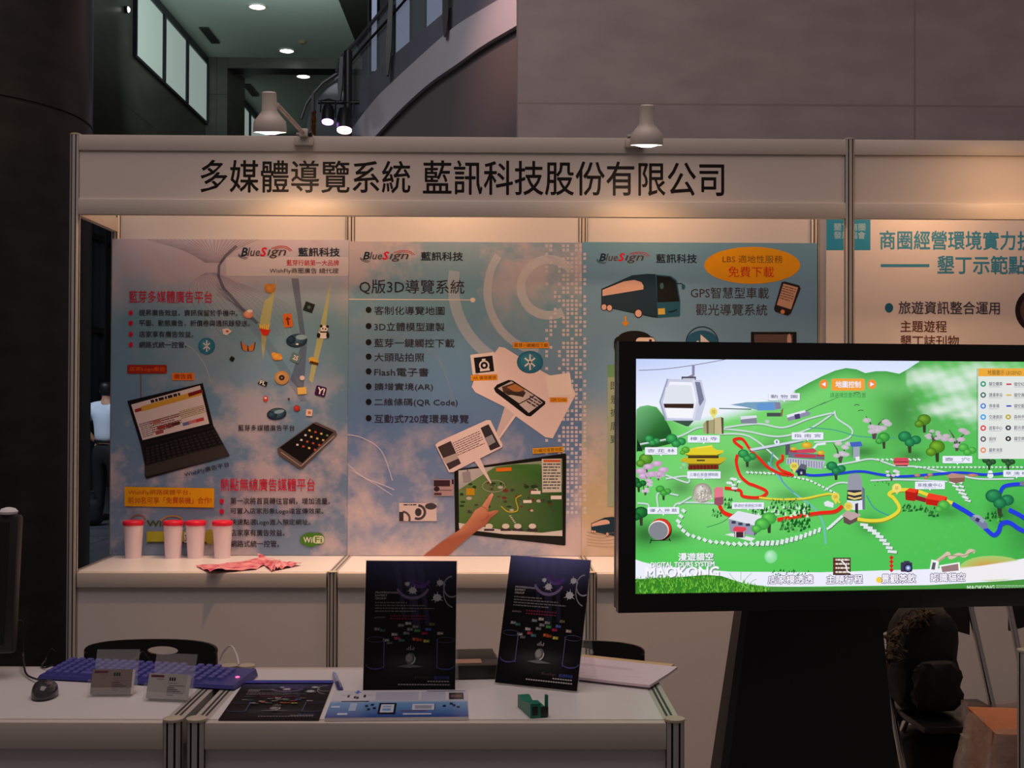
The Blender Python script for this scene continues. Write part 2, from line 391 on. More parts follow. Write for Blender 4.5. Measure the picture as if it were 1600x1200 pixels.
M['paleglass'] = mat('pale_blue_lit_glass', C(150,160,180), 0.5, noise=0.04, nscale=3, emit=C(140,152,178), estr=0.75)
XL = P(322, 90, D=26).x; ZC = P(430, 90, D=26).z
struct(MB().box((-14, -9, -0.1), (12, 42, 0)).build('floor', M['floor'], world=True, loc=(0,0,0)))
XM = P(808, 110, D=9).x
struct(MB().box((XM, EYE.y+9, 0), (10, EYE.y+9.4, 10.5)).build('wall_right', M['marble'], world=True, loc=(XM, EYE.y+9, 0)))
XB = P(566, 86, D=26).x
struct(MB().box((XL-0.6, 4, ZC), (XB, 38, ZC+0.3)).build('ceiling', M['ceil'], world=True, loc=(XL, 4, ZC)))
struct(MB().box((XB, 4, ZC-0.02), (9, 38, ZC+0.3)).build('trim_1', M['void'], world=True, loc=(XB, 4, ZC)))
ysill = P(318, 191.6, D=26).z; Y0 = EYE.y
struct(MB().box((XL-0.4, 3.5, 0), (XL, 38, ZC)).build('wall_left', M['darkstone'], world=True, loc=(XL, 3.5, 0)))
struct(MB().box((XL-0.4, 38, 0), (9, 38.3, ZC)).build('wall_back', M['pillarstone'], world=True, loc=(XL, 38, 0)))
# clerestory windows in the left wall
Yn = P(207, 95, X=XL).y; Yf = Y0+26.0
ym1 = P(253, 60, X=XL).y; ym2 = P(289, 110, X=XL).y
k = 0
for ya, yb in ((Yn, ym1), (ym1, ym2), (ym2, Yf), (Y0+27.9, Y0+30.4), (Y0+30.4, Y0+33.5)):
    k += 1
    wn = MB()
    for lo, hi in (((XL-0.02, ya, ysill-0.05), (XL+0.06, yb, ysill)), ((XL-0.02, ya, ZC-0.18), (XL+0.06, yb, ZC-0.02)),
                   ((XL-0.02, ya, ysill), (XL+0.07, ya+0.06, ZC-0.18)), ((XL-0.02, yb-0.06, ysill), (XL+0.07, yb, ZC-0.18))): wn.box(lo, hi)
    wo = struct(wn.build('window_%d' % k, M['mullion'], world=True, loc=(XL, (ya+yb)/2, ysill)))
    MB().box((XL+0.005, ya+0.05, ysill-0.01), (XL+0.03, yb-0.05, ZC-0.17)).build('blind', M['blind'], wo, world=True)
# tall dark glazing at ground level in the left wall
gl = struct(MB().box((XL+0.002, Y0+14.8, 0.25), (XL+0.03, Y0+23.5, 5.0)).build('window_6', M['darkglass'], world=True, loc=(XL, Y0+19, 0.2)))
for i in range(9):
    y = Y0+14.9+i*1.05
    MB().box((XL+0.03, y, 0.25), (XL+0.12, y+0.10, 5.0)).build('mullion', M['mullion'], gl, world=True)
for zz in (1.05, 2.45, 3.9): MB().box((XL+0.03, Y0+14.8, zz), (XL+0.10, Y0+23.5, zz+0.09)).build('transom', M['mullion'], gl, world=True)
# pillar and beam where the ceiling steps back
xp = P(355, 150, D=26).x
pl = tag(MB().box((XL+0.001, Y0+26, 0), (xp, Y0+27.8, ZC)).build('pillar', M['pillarstone'], world=True, loc=((XL+xp)/2, Y0+26.9, 0)), 'dark square stone pillar at the far end of the row of windows', 'pillar')
zb = P(430, 107, D=26).z
struct(MB().box((xp, Y0+26, zb), (XB, Y0+26.5, ZC-0.001)).build('trim_2', M['pillarstone'], world=True, loc=(xp, Y0+26, zb)))
# wall with narrow lit windows behind the stair railing
xa_ = P(574, 60, D=19).x; ys_ = Y0+19
struct(MB().box((xa_, ys_, 0), (6.5, ys_+0.3, ZC-0.03)).build('wall_stair', mat('grey_green_wall', C(150,160,154), 0.7, noise=0.06, nscale=1.5), world=True, loc=(xa_, ys_, 0)))
for k, (pxa, pxb) in enumerate(((581, 589), (619, 640), (667, 691)), 7):
    wa, wb = P(pxa, 60, D=19).x, P(pxb, 60, D=19).x; za = P(600, 112, D=19).z
    wo = struct(MB().box((wa-0.04, ys_-0.03, za-0.06), (wb+0.04, ys_-0.005, ZC-0.25)).build('window_%d' % k, M['mullion'], world=True, loc=((wa+wb)/2, ys_, za)))
    MB().box((wa, ys_-0.04, za), (wb, ys_-0.03, ZC-0.30)).build('pane', M['paleglass'], wo, world=True)
# ceiling fittings
for (px, py, lab) in ((402, 9, 'round ceiling downlight nearest the camera, above the staircase side'), (448, 78, 'round ceiling downlight just in front of the ceiling beam'), (474, 118, 'small round ceiling downlight beyond the ceiling beam')):
    c = P(px, py, Z=ZC); t = thing('downlight', lab, 'ceiling light', c, group='downlights in the far ceiling')
    MB().lathe([(0.17, -0.004), (0.18, -0.03), (0.145, -0.03), (0.14, -0.012)], n=24).build('trim_ring', M['lampwhite'], t)
    MB().lathe([(0.139, -0.006), (0.14, -0.02), (0.06, -0.05)], n=24).build('lens', M['downlight'], t)
for (pa, pb, lab) in (((318, 42), (342, 66), 'slotted air vent in the near ceiling beside the windows'), ((385, 131), (408, 149), 'slotted air vent in the ceiling beyond the beam')):
    a = P(*pa, Z=ZC); b = P(*pb, Z=ZC); t = thing('ceiling_vent', lab, 'vent', a, group='ceiling vents')
    L = (b.y-a.y)
    MB().box((-0.09, 0, -0.03), (0.09, L, -0.002)).build('frame', M['steel'], t)
    for q in range(4): MB().box((-0.07+q*0.04, 0.03, -0.045), (-0.05+q*0.04, L-0.03, -0.03)).build('slat', M['void'], t)
c = P(472, 64, Z=ZC)
tag(MB().lathe([(0.07, -0.002), (0.08, -0.03), (0.05, -0.06)], n=20).build('smoke_detector', mat('tan_plastic', C(150,130,90), 0.5, noise=0.05), loc=c), 'small tan smoke detector on the ceiling between two downlights', 'smoke detector')
c = P(195, 15, X=XL)
t = thing('wall_light', 'small bright spotlight high on the dark wall left of the windows', 'wall light', c)
MB().lathe([(0.06, 0), (0.06, 0.06), (0.05, 0.06), (0.05, 0.02)], n=20, mtx=Matrix.Rotation(PI/2, 4, 'Y')).build('housing', M['mullion'], t)
MB().lathe([(0.045, 0.03), (0.05, 0.062), (0.02, 0.085)], n=20, mtx=Matrix.Rotation(PI/2, 4, 'Y')).build('lens', M['downlight'], t)
# round column
cx = P(135, 60, D=6.1).x-0.755; cy = Y0+6.1; zj = 2.86
col_ = MB().lathe([(0.75, 0), (0.75, zj-0.006), (0.742, zj-0.003), (0.742, zj+0.003), (0.75, zj+0.006), (0.75, 9.5)], n=96).build('column', M['columnstone'], loc=(cx, cy, 0))
tag(col_, 'huge round black granite column left of the booth', 'column')

# ------------------------------------------------------------------ curved staircase
ST = thing('staircase', 'curved staircase with glass railing rising behind the booth', 'staircase', (P(690, 120, D=12).x, Y0+12, 0))
Up = [(545,208),(552,198),(584,157),(607.5,133),(660.6,84),(694.6,54),(724,32),(777.5,0),(830,-30)]
Lo = [(583,216),(590.5,208),(628.7,168),(671,130),(713.7,100),(756,70),(807,40),(860,10),(905,-14)]
Gl = [(536,178),(544,166),(572,122),(592,103),(640,62),(672,35),(700,12),(745,-18),(800,-52)]
Hr = [(526,112),(534,90),(556,66),(575,43),(600,12),(628,-24),(655,-56),(700,-100),(760,-150)]
Dx = lambda x: 13.2-0.0093*(x-545)
def smooth_px(pts, n=5):
    q = [np.array(p, float) for p in pts]; out = []
    for i in range(len(q)-1):
        p0 = q[max(i-1, 0)]; p1 = q[i]; p2 = q[i+1]; p3 = q[min(i+2, len(q)-1)]
        for k in range(n):
            t = k/n; out.append(0.5*((2*p1)+(-p0+p2)*t+(2*p0-5*p1+4*p2-p3)*t*t+(-p0+3*p1-3*p2+p3)*t**3))
    out.append(q[-1]); return out
def at_d(pts): return [P(p[0], p[1], D=Dx(p[0])) for p in smooth_px(pts)]
up, lo, gl_, hr = at_d(Up), at_d(Lo), at_d(Gl), at_d(Hr)
def band(a, b, th, name, m, off=0.0):
    mb = MB(); n = len(a); o1 = Vector((0, off, 0)); o2 = Vector((0, off+th, 0))
    vs = [p+o1 for p in a]+[p+o1 for p in b]+[p+o2 for p in a]+[p+o2 for p in b]; fs = []
    for i in range(n-1):
        fs += [(i, i+1, n+i+1, n+i), (2*n+i+1, 2*n+i, 3*n+i, 3*n+i+1), (i+1, i, 2*n+i, 2*n+i+1), (n+i, n+i+1, 3*n+i+1, 3*n+i)]
    fs += [(0, n, 3*n, 2*n), (n-1, 2*n-1, 4*n-1, 3*n-1)]
    return mb.add(vs, fs).build(name, m, ST, world=True)
band(up, lo, 0.12, 'stringer', M['stringer'])
band(gl_, up, 0.06, 'base_panel', mat('bluish_grey_cladding', C(120,120,132), 0.4, noise=0.06, nscale=3), 0.05)
flo = [Vector((p.x, p.y, 0.0)) for p in lo]
band([p+Vector((0,0,0.0)) for p in lo], flo, 0.2, 'spandrel_wall', M['spandrel'], 0.125)
for a, b in ((5, 20), (20, 30), (30, 40)): band(hr[a:b+1], gl_[a:b+1], 0.02, 'glass_panel', M['glass'], 0.06)
M['railsteel'] = mat('satin_steel_rail', C(120,120,122), 0.4, 0.5, noise=0.05)
MB().tube(hr, 0.02, 10).build('handrail', M['railsteel'], ST, world=True)
MB().tube([p*0.72+q*0.28 for p, q in zip(hr, gl_)], 0.014, 8).build('upper_rail', M['steel'], ST, world=True)
MB().tube([P(*p, D=13.4) for p in ((470,186),(478,163),(490.6,144.5),(505,129),(526.7,115),(533,110))], 0.02, 10).build('lower_handrail', M['railsteel'], ST, world=True)
MB().hexa([P(478,214,D=13.5), P(545,214,D=13.5), P(545,214,D=13.52), P(478,214,D=13.52)], [P(484,160,D=13.5), P(533,114,D=13.5), P(533,114,D=13.52), P(484,160,D=13.52)]).build('lower_glass', M['glass'], ST, world=True)
for (x0, y0, x1, y1, d, wd) in ((534, 89, 530, 160, 13.15, 0.05), (489, 146, 487, 214, 13.4, 0.04), (611, -2, 605, 118, 12.5, 0.06), (697, -30, 695, 56, 11.7, 0.06)):
    a = P(x0, y0, D=d); b = P(x1, y1, D=d); m_ = (a*0.5+b*0.5)
    mb = MB()
    rings = [(a, wd*0.7), (a*0.35+b*0.65, wd), (b, wd*0.35)]
    vs = []
    for p, h in rings: vs += [p+Vector((-h/2, -0.02, 0)), p+Vector((h/2, -0.02, 0)), p+Vector((h/2, 0.05, 0)), p+Vector((-h/2, 0.05, 0))]
    fs = [(3,2,1,0), (8,9,10,11)]
    for r_ in (0, 4):
        for q in range(4): fs.append((r_+q, r_+(q+1) % 4, r_+4+(q+1) % 4, r_+4+q))
    mb.add(vs, fs).build('railing_post', M['steel'], ST, world=True)
# stage lights on a dark pole beside the stair foot
c = P(543, 300, D=12.9)
t = thing('lighting_pole', 'dark vertical pole at the foot of the staircase carrying stage lights', 'pole', (c.x, c.y, 0))
zt = P(543, 80, D=12.9).z; z1 = P(543, 160, D=12.9).z
MB().tube([(0,0,0), (0,0,zt)], 0.045, 14).build('pole', M['steel'], t)
MB().tube([(-0.32,0,z1), (0.12,0,z1)], 0.022, 10).build('crossbar', M['steel'], t)
MB().lathe([(0.35, 0.0), (0.35, 0.03), (0.06, 0.06)], n=24).build('base', M['steel'], t)
for (px, py, m_, lab, r_, h_) in ((512, 190, 'purple', 'black stage spotlight with a glowing purple lens', 0.066, 0.2), (538, 203, 'pinklens', 'black stage spotlight with a pink glow, just above the booth edge', 0.085, 0.26)):
    c = P(px, py, D=12.72); t = thing('stage_spotlight', lab, 'spotlight', c, group='stage lights by the staircase')
    tilt = Matrix.Rotation(math.radians(-16), 4, 'X')
    MB().lathe([(r_*0.95, 0.012), (r_, 0.0), (r_, h_*0.55), (r_*0.8, h_*0.9), (r_*0.3, h_)], n=24, mtx=tilt).build('housing', M['black'], t)
    MB().lathe([(r_*0.93, 0.002), (r_*0.9, -0.012), (r_*0.5, -0.02)], n=24, mtx=tilt).build('lens', M[m_], t)
    MB().tube([(-r_-0.01, 0, h_*0.5), (-r_-0.01, 0.03, h_+0.03), (0, 0.05, h_+0.05), (r_+0.01, 0.03, h_+0.03), (r_+0.01, 0, h_*0.5)], 0.008, 8).build('yoke', M['black'], t)
c0 = P(490, 176, D=13.2); c1 = P(489, 214, D=13.2)
gold = MB()
for i in range(26):
    f = i/26; p = c0*(1-f)+c1*f; a = i*2.1
    gold.add([p+Vector((0.035*math.cos(a), -0.02, 0.03*math.sin(a*1.3))), p+Vector((-0.02*math.sin(a), 0.01, -0.04)), p+Vector((0.02, 0.03*math.sin(a), 0.035))], [(0,1,2)])
tag(gold.build('tinsel_strip', mat('gold_foil', C(190,130,20), 0.25, 0.9, noise=0.3, nscale=60), world=True), 'short strip of gold tinsel hanging by the lower stair railing', 'tinsel')

# ================================================================== THE BOOTH
ZT = 2.468; ZF = 2.163; BW = 0.99
def booth_post(x, y, z1, lab, name='booth_post'):
    t = thing(name, lab, 'post', (x, y, 0), group='aluminium booth posts')
    MB().post(0, 0, 0, z1).build('shaft', [M['alu'], M['groove']], t, smooth=False)
    MB().lathe([(0.021, z1), (0.021, z1+0.004), (0.018, z1+0.006)], n=20).build('cap', M['cap'], t)
    return t
booth_post(0, 0, ZT, 'tall grooved aluminium post at the front left corner of the booth')
booth_post(3*BW, -0.002, ZT, 'tall grooved aluminium post between the sign board and the neighbouring booth')
booth_post(0, 0.5, ZT-0.01, 'tall aluminium post at the back left corner beside the leftmost poster')
for i, lab in ((1, 'aluminium wall post behind the seam of the left and middle posters'), (2, 'aluminium wall post behind the seam of the middle and right posters'), (3, 'aluminium wall post at the right edge of the bus poster')):
    booth_post(i*BW, 0.5, ZT-0.01, lab)
for i, lab in enumerate(('white partition panel above and behind the left sky poster', 'white partition panel above and behind the middle poster', 'white partition panel above and behind the bus poster', 'white partition panel behind the neighbouring white poster')):
    t = thing('partition_panel', lab, 'panel', (i*BW+0.02, 0.5, 0), group='booth back wall panels')
    MB().box((0, -0.004, 0.03), (BW-0.04, 0.004, ZT-0.05)).build('board', M['panel'], t)
    MB().rbox((0, -0.012, ZT-0.05), (BW-0.04, 0.012, ZT-0.01), 0.003).build('rail', M['alu'], t)
# fascia
M['cream'] = mat('cream_sign_board', (0.74, 0.67, 0.60), 0.55, noise=0.02, nscale=40)
fas = thing('fascia_sign', 'long white sign board with big black characters across the booth', 'sign', (1.5*BW, 0, ZF))
FP = Print((0.02, -0.006, ZF+0.06), (1,0,0), (0,0,1))
INK = C(22,18,18)
FP.text('多媒體導覽系統', 314, 251, 641, 301, INK, bold=0.012)
FP.text('藍訊科技股份有限公司', 662, 252, 1131, 305, INK, bold=0.012)
FP.build('sign_panel', MB().box((0.018, -0.006, ZF+0.055), (3*BW-0.018, 0.0, ZT-0.055)), [M['cream']], parent=fas)
M['rail'] = mat('cream_painted_rail', (0.66, 0.60, 0.53), 0.45, noise=0.03)
MB().rbox((0.016, -0.014, ZT-0.06), (3*BW-0.016, 0.014, ZT), 0.003).build('top_rail', M['rail'], fas, world=True)
MB().rbox((0.016, -0.014, ZF), (3*BW-0.016, 0.014, ZF+0.06), 0.003).build('bottom_rail', M['rail'], fas, world=True)
fb = thing('fascia_board', 'blank white fascia board right of the tall post, over the neighbouring booth', 'sign board', (3.5*BW, 0, ZF))
MB().box((3*BW+0.018, -0.006, ZF+0.055), (4*BW+0.3, 0, ZT-0.055)).build('panel', M['cream'], fb, world=True)
MB().rbox((3*BW+0.016, -0.014, ZT-0.06), (4*BW+0.3, 0.014, ZT), 0.003).build('top_rail', M['rail'], fb, world=True)
MB().rbox((3*BW+0.016, -0.014, ZF), (4*BW+0.3, 0.014, ZF+0.06), 0.003).build('bottom_rail', M['rail'], fb, world=True)
fs_ = thing('side_fascia', 'short white fascia board on the left side of the booth', 'sign board', (0, 0.25, ZF))
MB().box((-0.004, 0.02, ZF+0.055), (0.004, 0.48, ZT-0.055)).build('panel', M['panel'], fs_, world=True)
MB().rbox((-0.014, 0.018, ZT-0.06), (0.014, 0.482, ZT-0.005), 0.003).build('top_rail', M['rail'], fs_, world=True)
MB().rbox((-0.014, 0.018, ZF), (0.014, 0.482, ZF+0.06), 0.003).build('bottom_rail', M['rail'], fs_, world=True)

# back counters under the posters (front left corner of each unit at its origin)
ZK = 0.80
def counter_unit(i, lab, post=True, wdt=BW):
    t = thing('back_counter', lab, 'counter', (i*BW, 0, 0), group='white counters under the posters')
    MB().box((0.018, 0.012, ZK-0.02), (wdt-0.018, 0.476, ZK)).build('counter_top', M['top'], t)
    MB().box((0.0215, 0.002, 0.03), (wdt-0.0215, 0.008, ZK-0.055)).build('front_panel', M['panel'], t)
    MB().rbox((0.0215, -0.014, ZK-0.058), (wdt-0.0215, 0.012, ZK-0.001), 0.003).build('front_rail', M['rail'], t)
    for x in (0.0, wdt) if post else (0.0,):
        sr = MB()
        sr.box((x+(-0.017 if x else 0.0), 0.02, ZK-0.055), (x+(0.0 if x else 0.017), 0.478, ZK+0.001), 0)
        sr.box((x+(-0.010 if x else 0.006), 0.02, ZK+0.001), (x+(-0.006 if x else 0.010), 0.478, ZK+0.0016), 1)
        sr.build('side_rail', [M['alu'], M['groove']], t)
    if post:
        pm = MB().post(wdt, 0, 0, ZK+0.001, 0.0185).build('leg_post', [M['alu'], M['groove']], t, smooth=False)
        MB().lathe([(0.020, ZK+0.001), (0.020, ZK+0.004)], c=(wdt, 0, 0), n=20).build('cap', M['cap'], pm)
    return t
counter_unit(0, 'white back counter with the four plastic cups on it')
counter_unit(1, 'white back counter under the middle poster, behind the dark standing posters')
counter_unit(2, 'white back counter under the bus poster, half hidden by the television', post=False)
counter_unit(3, 'white back counter of the neighbouring booth, behind the folding chairs', post=False, wdt=1.3)
# ================================================================== POSTERS
YP = 0.474
def zoomf(x, y, s): return (x, y, s)
FA, FB_, FC, FD, FE2 = (100,340,3.478), (100,600,3.478), (530,360,3.478), (530,630,3.478), (920,360,4.2105)
TEAL = C(28,70,92); DK = C(52,44,58); RED = C(204,30,66); WHT = C(232,226,226); OR = C(226,150,30)
def logo(p, x0, y0, x1, y1):
    """stylised company wordmark: italic letters, red initial S, grey swooshes"""
    w_ = x1-x0; h = y1-y0; m = (y0+y1)/2
    p.text('B', x0+0.03*w_, y0+0.10*h, x0+0.15*w_, y1-0.22*h, C(20,52,70), 0.03, 0.25)
    p.text('lue', x0+0.15*w_, y0+0.10*h, x0+0.385*w_, y1-0.22*h, C(84,70,74), 0.012, 0.25)
    p.text('S', x0+0.395*w_, y0+0.08*h, x0+0.515*w_, y1-0.20*h, C(224,24,52), 0.03, 0.25)
    p.text('ıgn', x0+0.525*w_, y0+0.26*h, x0+0.885*w_, y1-0.0*h, C(84,70,74), 0.012, 0.25)
    p.curve([(x0+0.60*w_, y0+0.16*h), (x0+0.76*w_, y0-0.04*h), (x0+0.90*w_, y0+0.02*h), (x0+1.0*w_, y0+0.35*h)], 0.055*h, C(196,24,40))
    p.curve([(x0+0.66*w_, y0+0.20*h), (x0+0.80*w_, y0+0.08*h), (x0+0.92*w_, y0+0.22*h), (x0+0.96*w_, y0+0.42*h)], 0.05*h, C(196,24,40))
    p.curve([(x0-0.02*w_, m+0.10*h), (x0+0.03*w_, y1-0.16*h), (x0+0.16*w_, y1-0.04*h)], 0.055*h, C(52,66,84))
    p.curve([(x0-0.03*w_, m+0.22*h), (x0+0.03*w_, y1-0.04*h), (x0+0.13*w_, y1+0.06*h)], 0.05*h, C(52,66,84))
def bluetooth(p, cx, cy, rx, ry):
    p.ell(cx, cy, rx, ry, C(64,150,180), C(34,104,140))
    w_ = 0.075*rx
    X = lambda u, v: (cx+u*rx, cy+v*ry)
    p.line([X(-0.40,-0.36), X(0.36,0.34), X(0,0.70), X(0,-0.70), X(0.36,-0.34), X(-0.40,0.36)], w_*1.6, WHT)
def poster(name, x0, x1, ytop_px, mt, lab, group=None, zb=ZK+0.002, build=True):
    zt = P(ytop_px[0], ytop_px[1], Y=YP).z
    p = Print((x0, YP, zb), (1,0,0), (0,0,1)); p.sheet = MB().box((x0, YP, zb), (x1, YP+0.005, zt)); p.args = (name, mt, lab, group); p.ht = zt-zb
    return p
def finish(p):
    name, mt, lab, group = p.args
    return tag(p.build(name, p.sheet, [mt]), lab, 'poster', group)
GP = 'large printed posters on the booth wall'
# ---- left poster
p = poster('poster', 0.0-0.008, BW-0.003, (350, 374), None, 'left sky-blue poster with a laptop and phone, behind the plastic cups', GP)
sky1 = sky_print('sky_print_with_rays', p.ht, [(0.0, C(124,146,176)), (0.25, C(106,138,176)), (0.5, C(104,144,178)), (0.75, C(114,158,182)), (0.88, C(172,184,202)), (1.0, C(208,202,218))], C(196,184,194),
                 [(0.0, 0.9), (0.28, 0.85), (0.50, 0.55), (0.58, 0.1), (0.80, 0.2), (0.88, 0.9), (1.0, 0.8)], 4.2, 0.46, 0.60, 2.3)
p.args = (p.args[0], sky1)+p.args[2:]
p.fr = FA
for i in range(26):      # fan of fine rays
    x = 455+i*24; p.curve([(x, 118), (x+(820-x)*0.55, 180), (x+(820-x)*0.86, 245)], 2.6, C(150,140,168), 0.5, n=3)
for i in range(18):
    p.curve([(770+i*3, 300), (690+i*16, 360), (700+i*30, 470), (860+i*26, 640)], 2.2, C(160,150,176), 0.45, n=5)
p.rect(880, 216, 1546, 318, C(244,236,242), alpha=0.6)
p.poly([(930,150),(870,205),(835,262),(832,318),(860,390),(960,500),(1045,580),(1060,570),(975,490),(875,380),(848,318),(850,262),(885,212),(945,158)], C(86,84,110), 0.5)
p.poly([(1235,330),(1275,330),(1300,560),(1320,700),(1300,960),(1230,880),(1290,690),(1270,540)], C(96,104,140), 0.45)
p.poly([(1160,320),(1120,560),(1080,770),(1065,560),(1090,450),(1120,430)], C(240,232,110), 0.42)
p.poly([(1455,320),(1420,620),(1350,900),(1330,880),(1380,640)], C(240,232,110), 0.42)
for i in range(7): p.curve([(830,360+i*10), (960+i*6,520), (1130+i*8,760), (1290+i*5,1000)], 2.0, C(104,110,150), 0.5)
p.curve([(560,660),(680,700),(760,790),(800,900)], 2.5, C(240,240,250), 0.5)
logo(p, 955, 158, 1240, 222)
p.text('藍訊科技', 1274, 164, 1498, 210, C(30,52,70), 0.025)
p.text('藍芽行銷第一大品牌', 1210, 230, 1494, 262, RED, 0.01)
p.text('WishFly商圈廣告 總代理', 1117, 274, 1492, 308, DK, 0.006)
p.text('藍芽多媒體廣告平台', 354, 398, 806, 464, RED, 0.006)
for (t_, y, x1) in (('提昇廣告效益，資訊保留於手機中。', 518, 944), ('平面、動態廣告，折價卷與通訊錄發送。', 574, 1010), ('店家享有廣告效益。', 634, 704), ('網路式統一控管。', 691, 668)):
    p.ell(364, y, 12, 14, RED); p.text(t_, 409, y-17, x1, y+17, DK, 0.012)
bluetooth(p, 776, 698, 46, 45)
p.rrect(344, 800, 560, 848, 8, C(150,40,26)); p.text('店家Logo廣告', 356, 811, 550, 838, C(214,92,30), 0.01)
p.line([(418,848),(418,1012)], 4, C(130,60,70))
p.rect(588, 844, 708, 884, C(226,120,34)); p.text('廣告頁', 598, 850, 698, 878, C(150,40,26), 0.015)
# icons falling down the beam
p.ell(1120,386,30,24,C(236,170,80),C(190,120,50)); p.ell(1104,370,12,12,C(224,150,60)); p.ell(1138,372,12,12,C(224,150,60))
p.rect(1305,462,1358,512,C(30,36,40),0.35); p.ell(1332,487,9,9,C(70,120,110))
p.ell(1002,526,26,22,C(232,180,160),C(206,130,96)); p.ell(1010,508,16,8,C(240,226,220))
p.rrect(1192,522,1242,596,6,C(214,110,40),-0.12); p.rect(1212,540,1222,585,C(120,40,30),-0.12); p.rect(1205,548,1230,556,C(120,40,30),-0.12)
p.poly([(1062,600),(1124,610),(1105,642),(1080,638)], C(206,44,30))
for i in range(5): p.line([(1068+i*10,602+i*2),(1064+i*13,578+(i%2)*6)], 7, C(236,196,70))
p.poly([(860,606),(890,602),(912,618),(886,640),(866,634)], C(226,216,214)); p.ell(888,618,9,6,C(200,60,60))
p.ell(1414,604,20,19,WHT); p.ell(1398,590,8,8,C(24,22,26)); p.ell(1432,592,8,8,C(24,22,26)); p.ell(1410,636,32,22,WHT); p.ell(1384,640,10,14,C(24,22,26)); p.ell(1434,640,9,16,C(24,22,26)); p.ell(1407,604,4,5,C(24,22,26)); p.ell(1422,606,4,5,C(24,22,26)); p.rect(1392,618,1436,626,C(24,22,26))
p.ell(1265,668,58,36,C(80,120,150),C(18,38,58),-0.1); p.ell(1236,664,24,22,C(40,76,110),C(14,30,48)); p.ell(1290,650,30,14,C(140,176,196)); p.ell(1268,688,8,5,WHT)
p.poly([(1000,706),(962,672),(970,716),(990,728)], C(196,120,60)); p.poly([(1000,706),(1040,676),(1032,720),(1010,728)], C(196,120,60)); p.line([(1000,696),(1001,728)], 5, C(50,34,30)); p.line([(962,672),(970,716)], 5, C(60,40,36)); p.line([(1040,676),(1032,720)], 5, C(60,40,36))
p.rect(902,756,926,780,C(18,22,26),0.6)
p.ell(1158,756,28,20,C(240,186,90),C(200,140,60)); p.ell(1140,742,12,10,C(226,164,70)); p.ell(1176,764,12,10,C(226,164,70))
p.rrect(1232,738,1286,786,6,C(96,124,130),0.4); p.text('25', 1246, 750, 1272, 774, WHT, 0.02, rot=0.4)
p.poly([(1330,764),(1350,756),(1386,778),(1380,802),(1334,790)], C(212,170,70)); p.poly([(1334,790),(1380,802),(1384,790),(1340,778)], C(80,44,24))
p.ell(1184,870,40,38,C(206,168,110),C(178,136,84)); p.ell(1184,870,16,15,C(40,34,34)); p.ell(1184,870,5,5,C(150,130,90))
p.poly([(1052,902),(1072,880),(1108,896),(1100,918)], C(22,28,32)); p.text('FL', 1066, 888, 1096, 908, WHT, 0.03, rot=0.3)
p.ell(1295,871,13,13,C(226,206,196)); p.rect(1270,922,1318,960,C(226,190,96),-0.1)
p.rrect(1366,916,1424,970,8,C(58,24,78),0.25); p.text('Y!', 1378, 926, 1416, 960, WHT, 0.035, rot=0.25)
p.ell(1096,984,14,16,C(200,70,60)); p.ell(1096,980,7,6,WHT); p.ell(1222,986,6,6,C(90,30,60)); p.ell(1266,1036,18,16,C(206,70,50),C(160,40,40))
p.fr = FB_
p.rrect(1316,138,1350,174,4,C(230,206,190),0.1); p.rect(1326,148,1342,164,C(200,120,80),0.1)
p.ell(1156,162,54,32,C(90,130,156),C(18,38,56),-0.15); p.ell(1132,168,28,20,C(60,96,124),C(14,30,44)); p.ell(1170,150,28,10,C(130,166,186),rot=-0.2)
p.text('藍芽多媒體廣告平台', 947, 222, 1254, 254, C(34,32,44), 0.008)
# laptop
p.poly([(345,92),(755,-5),(812,225),(418,330)], C(16,16,18)); p.poly([(366,112),(740,8),(790,215),(428,305)], C(214,204,208))
p.poly([(384,138),(752,32),(756,48),(388,156)], C(150,50,50)); p.poly([(420,122),(745,30),(748,60),(424,150)], C(206,160,60)); p.dashes(470,66,640,86,1,C(40,30,30),-0.26,0.8)
p.poly([(674,50),(748,28),(752,46),(680,70)], C(120,20,30))
p.dashes(402,170,770,190,2,C(150,90,100),-0.27); p.dashes(470,180,640,250,6,C(120,80,90),-0.27); p.dashes(630,130,770,176,5,C(150,140,60),-0.27); p.dashes(420,208,480,290,8,C(130,120,140),-0.27)
for (x, y, c_) in ((505,206,C(170,110,90)),(530,236,C(150,60,50)),(575,225,C(120,60,60)),(610,216,C(80,40,40)),(668,215,C(90,110,160)),(700,205,C(200,120,120)),(740,195,C(190,60,70)),(520,262,C(150,80,80))): p.rect(x-22,y-9,x+22,y+9,c_,-0.27)
p.poly([(418,330),(812,225),(902,390),(450,515),(440,500),(440,440)], C(28,26,28)); p.poly([(430,335),(808,234),(858,325),(442,440)], C(14,14,15)); p.poly([(440,446),(868,330),(902,390),(442,504)], C(58,54,54))
for r_ in range(6):
    for q in range(15):
        x = 446+r_*1+q*25.5+r_*q*0.6; y = 345+r_*15-q*(6.8-r_*0.05); p.rect(x,y,x+17,y+9,C(44,42,44),-0.26,step=(r_==0 and q==0))
p.text('WishFly廣告平台', 652, 450, 902, 480, C(34,32,44), 0.008, rot=-0.24)
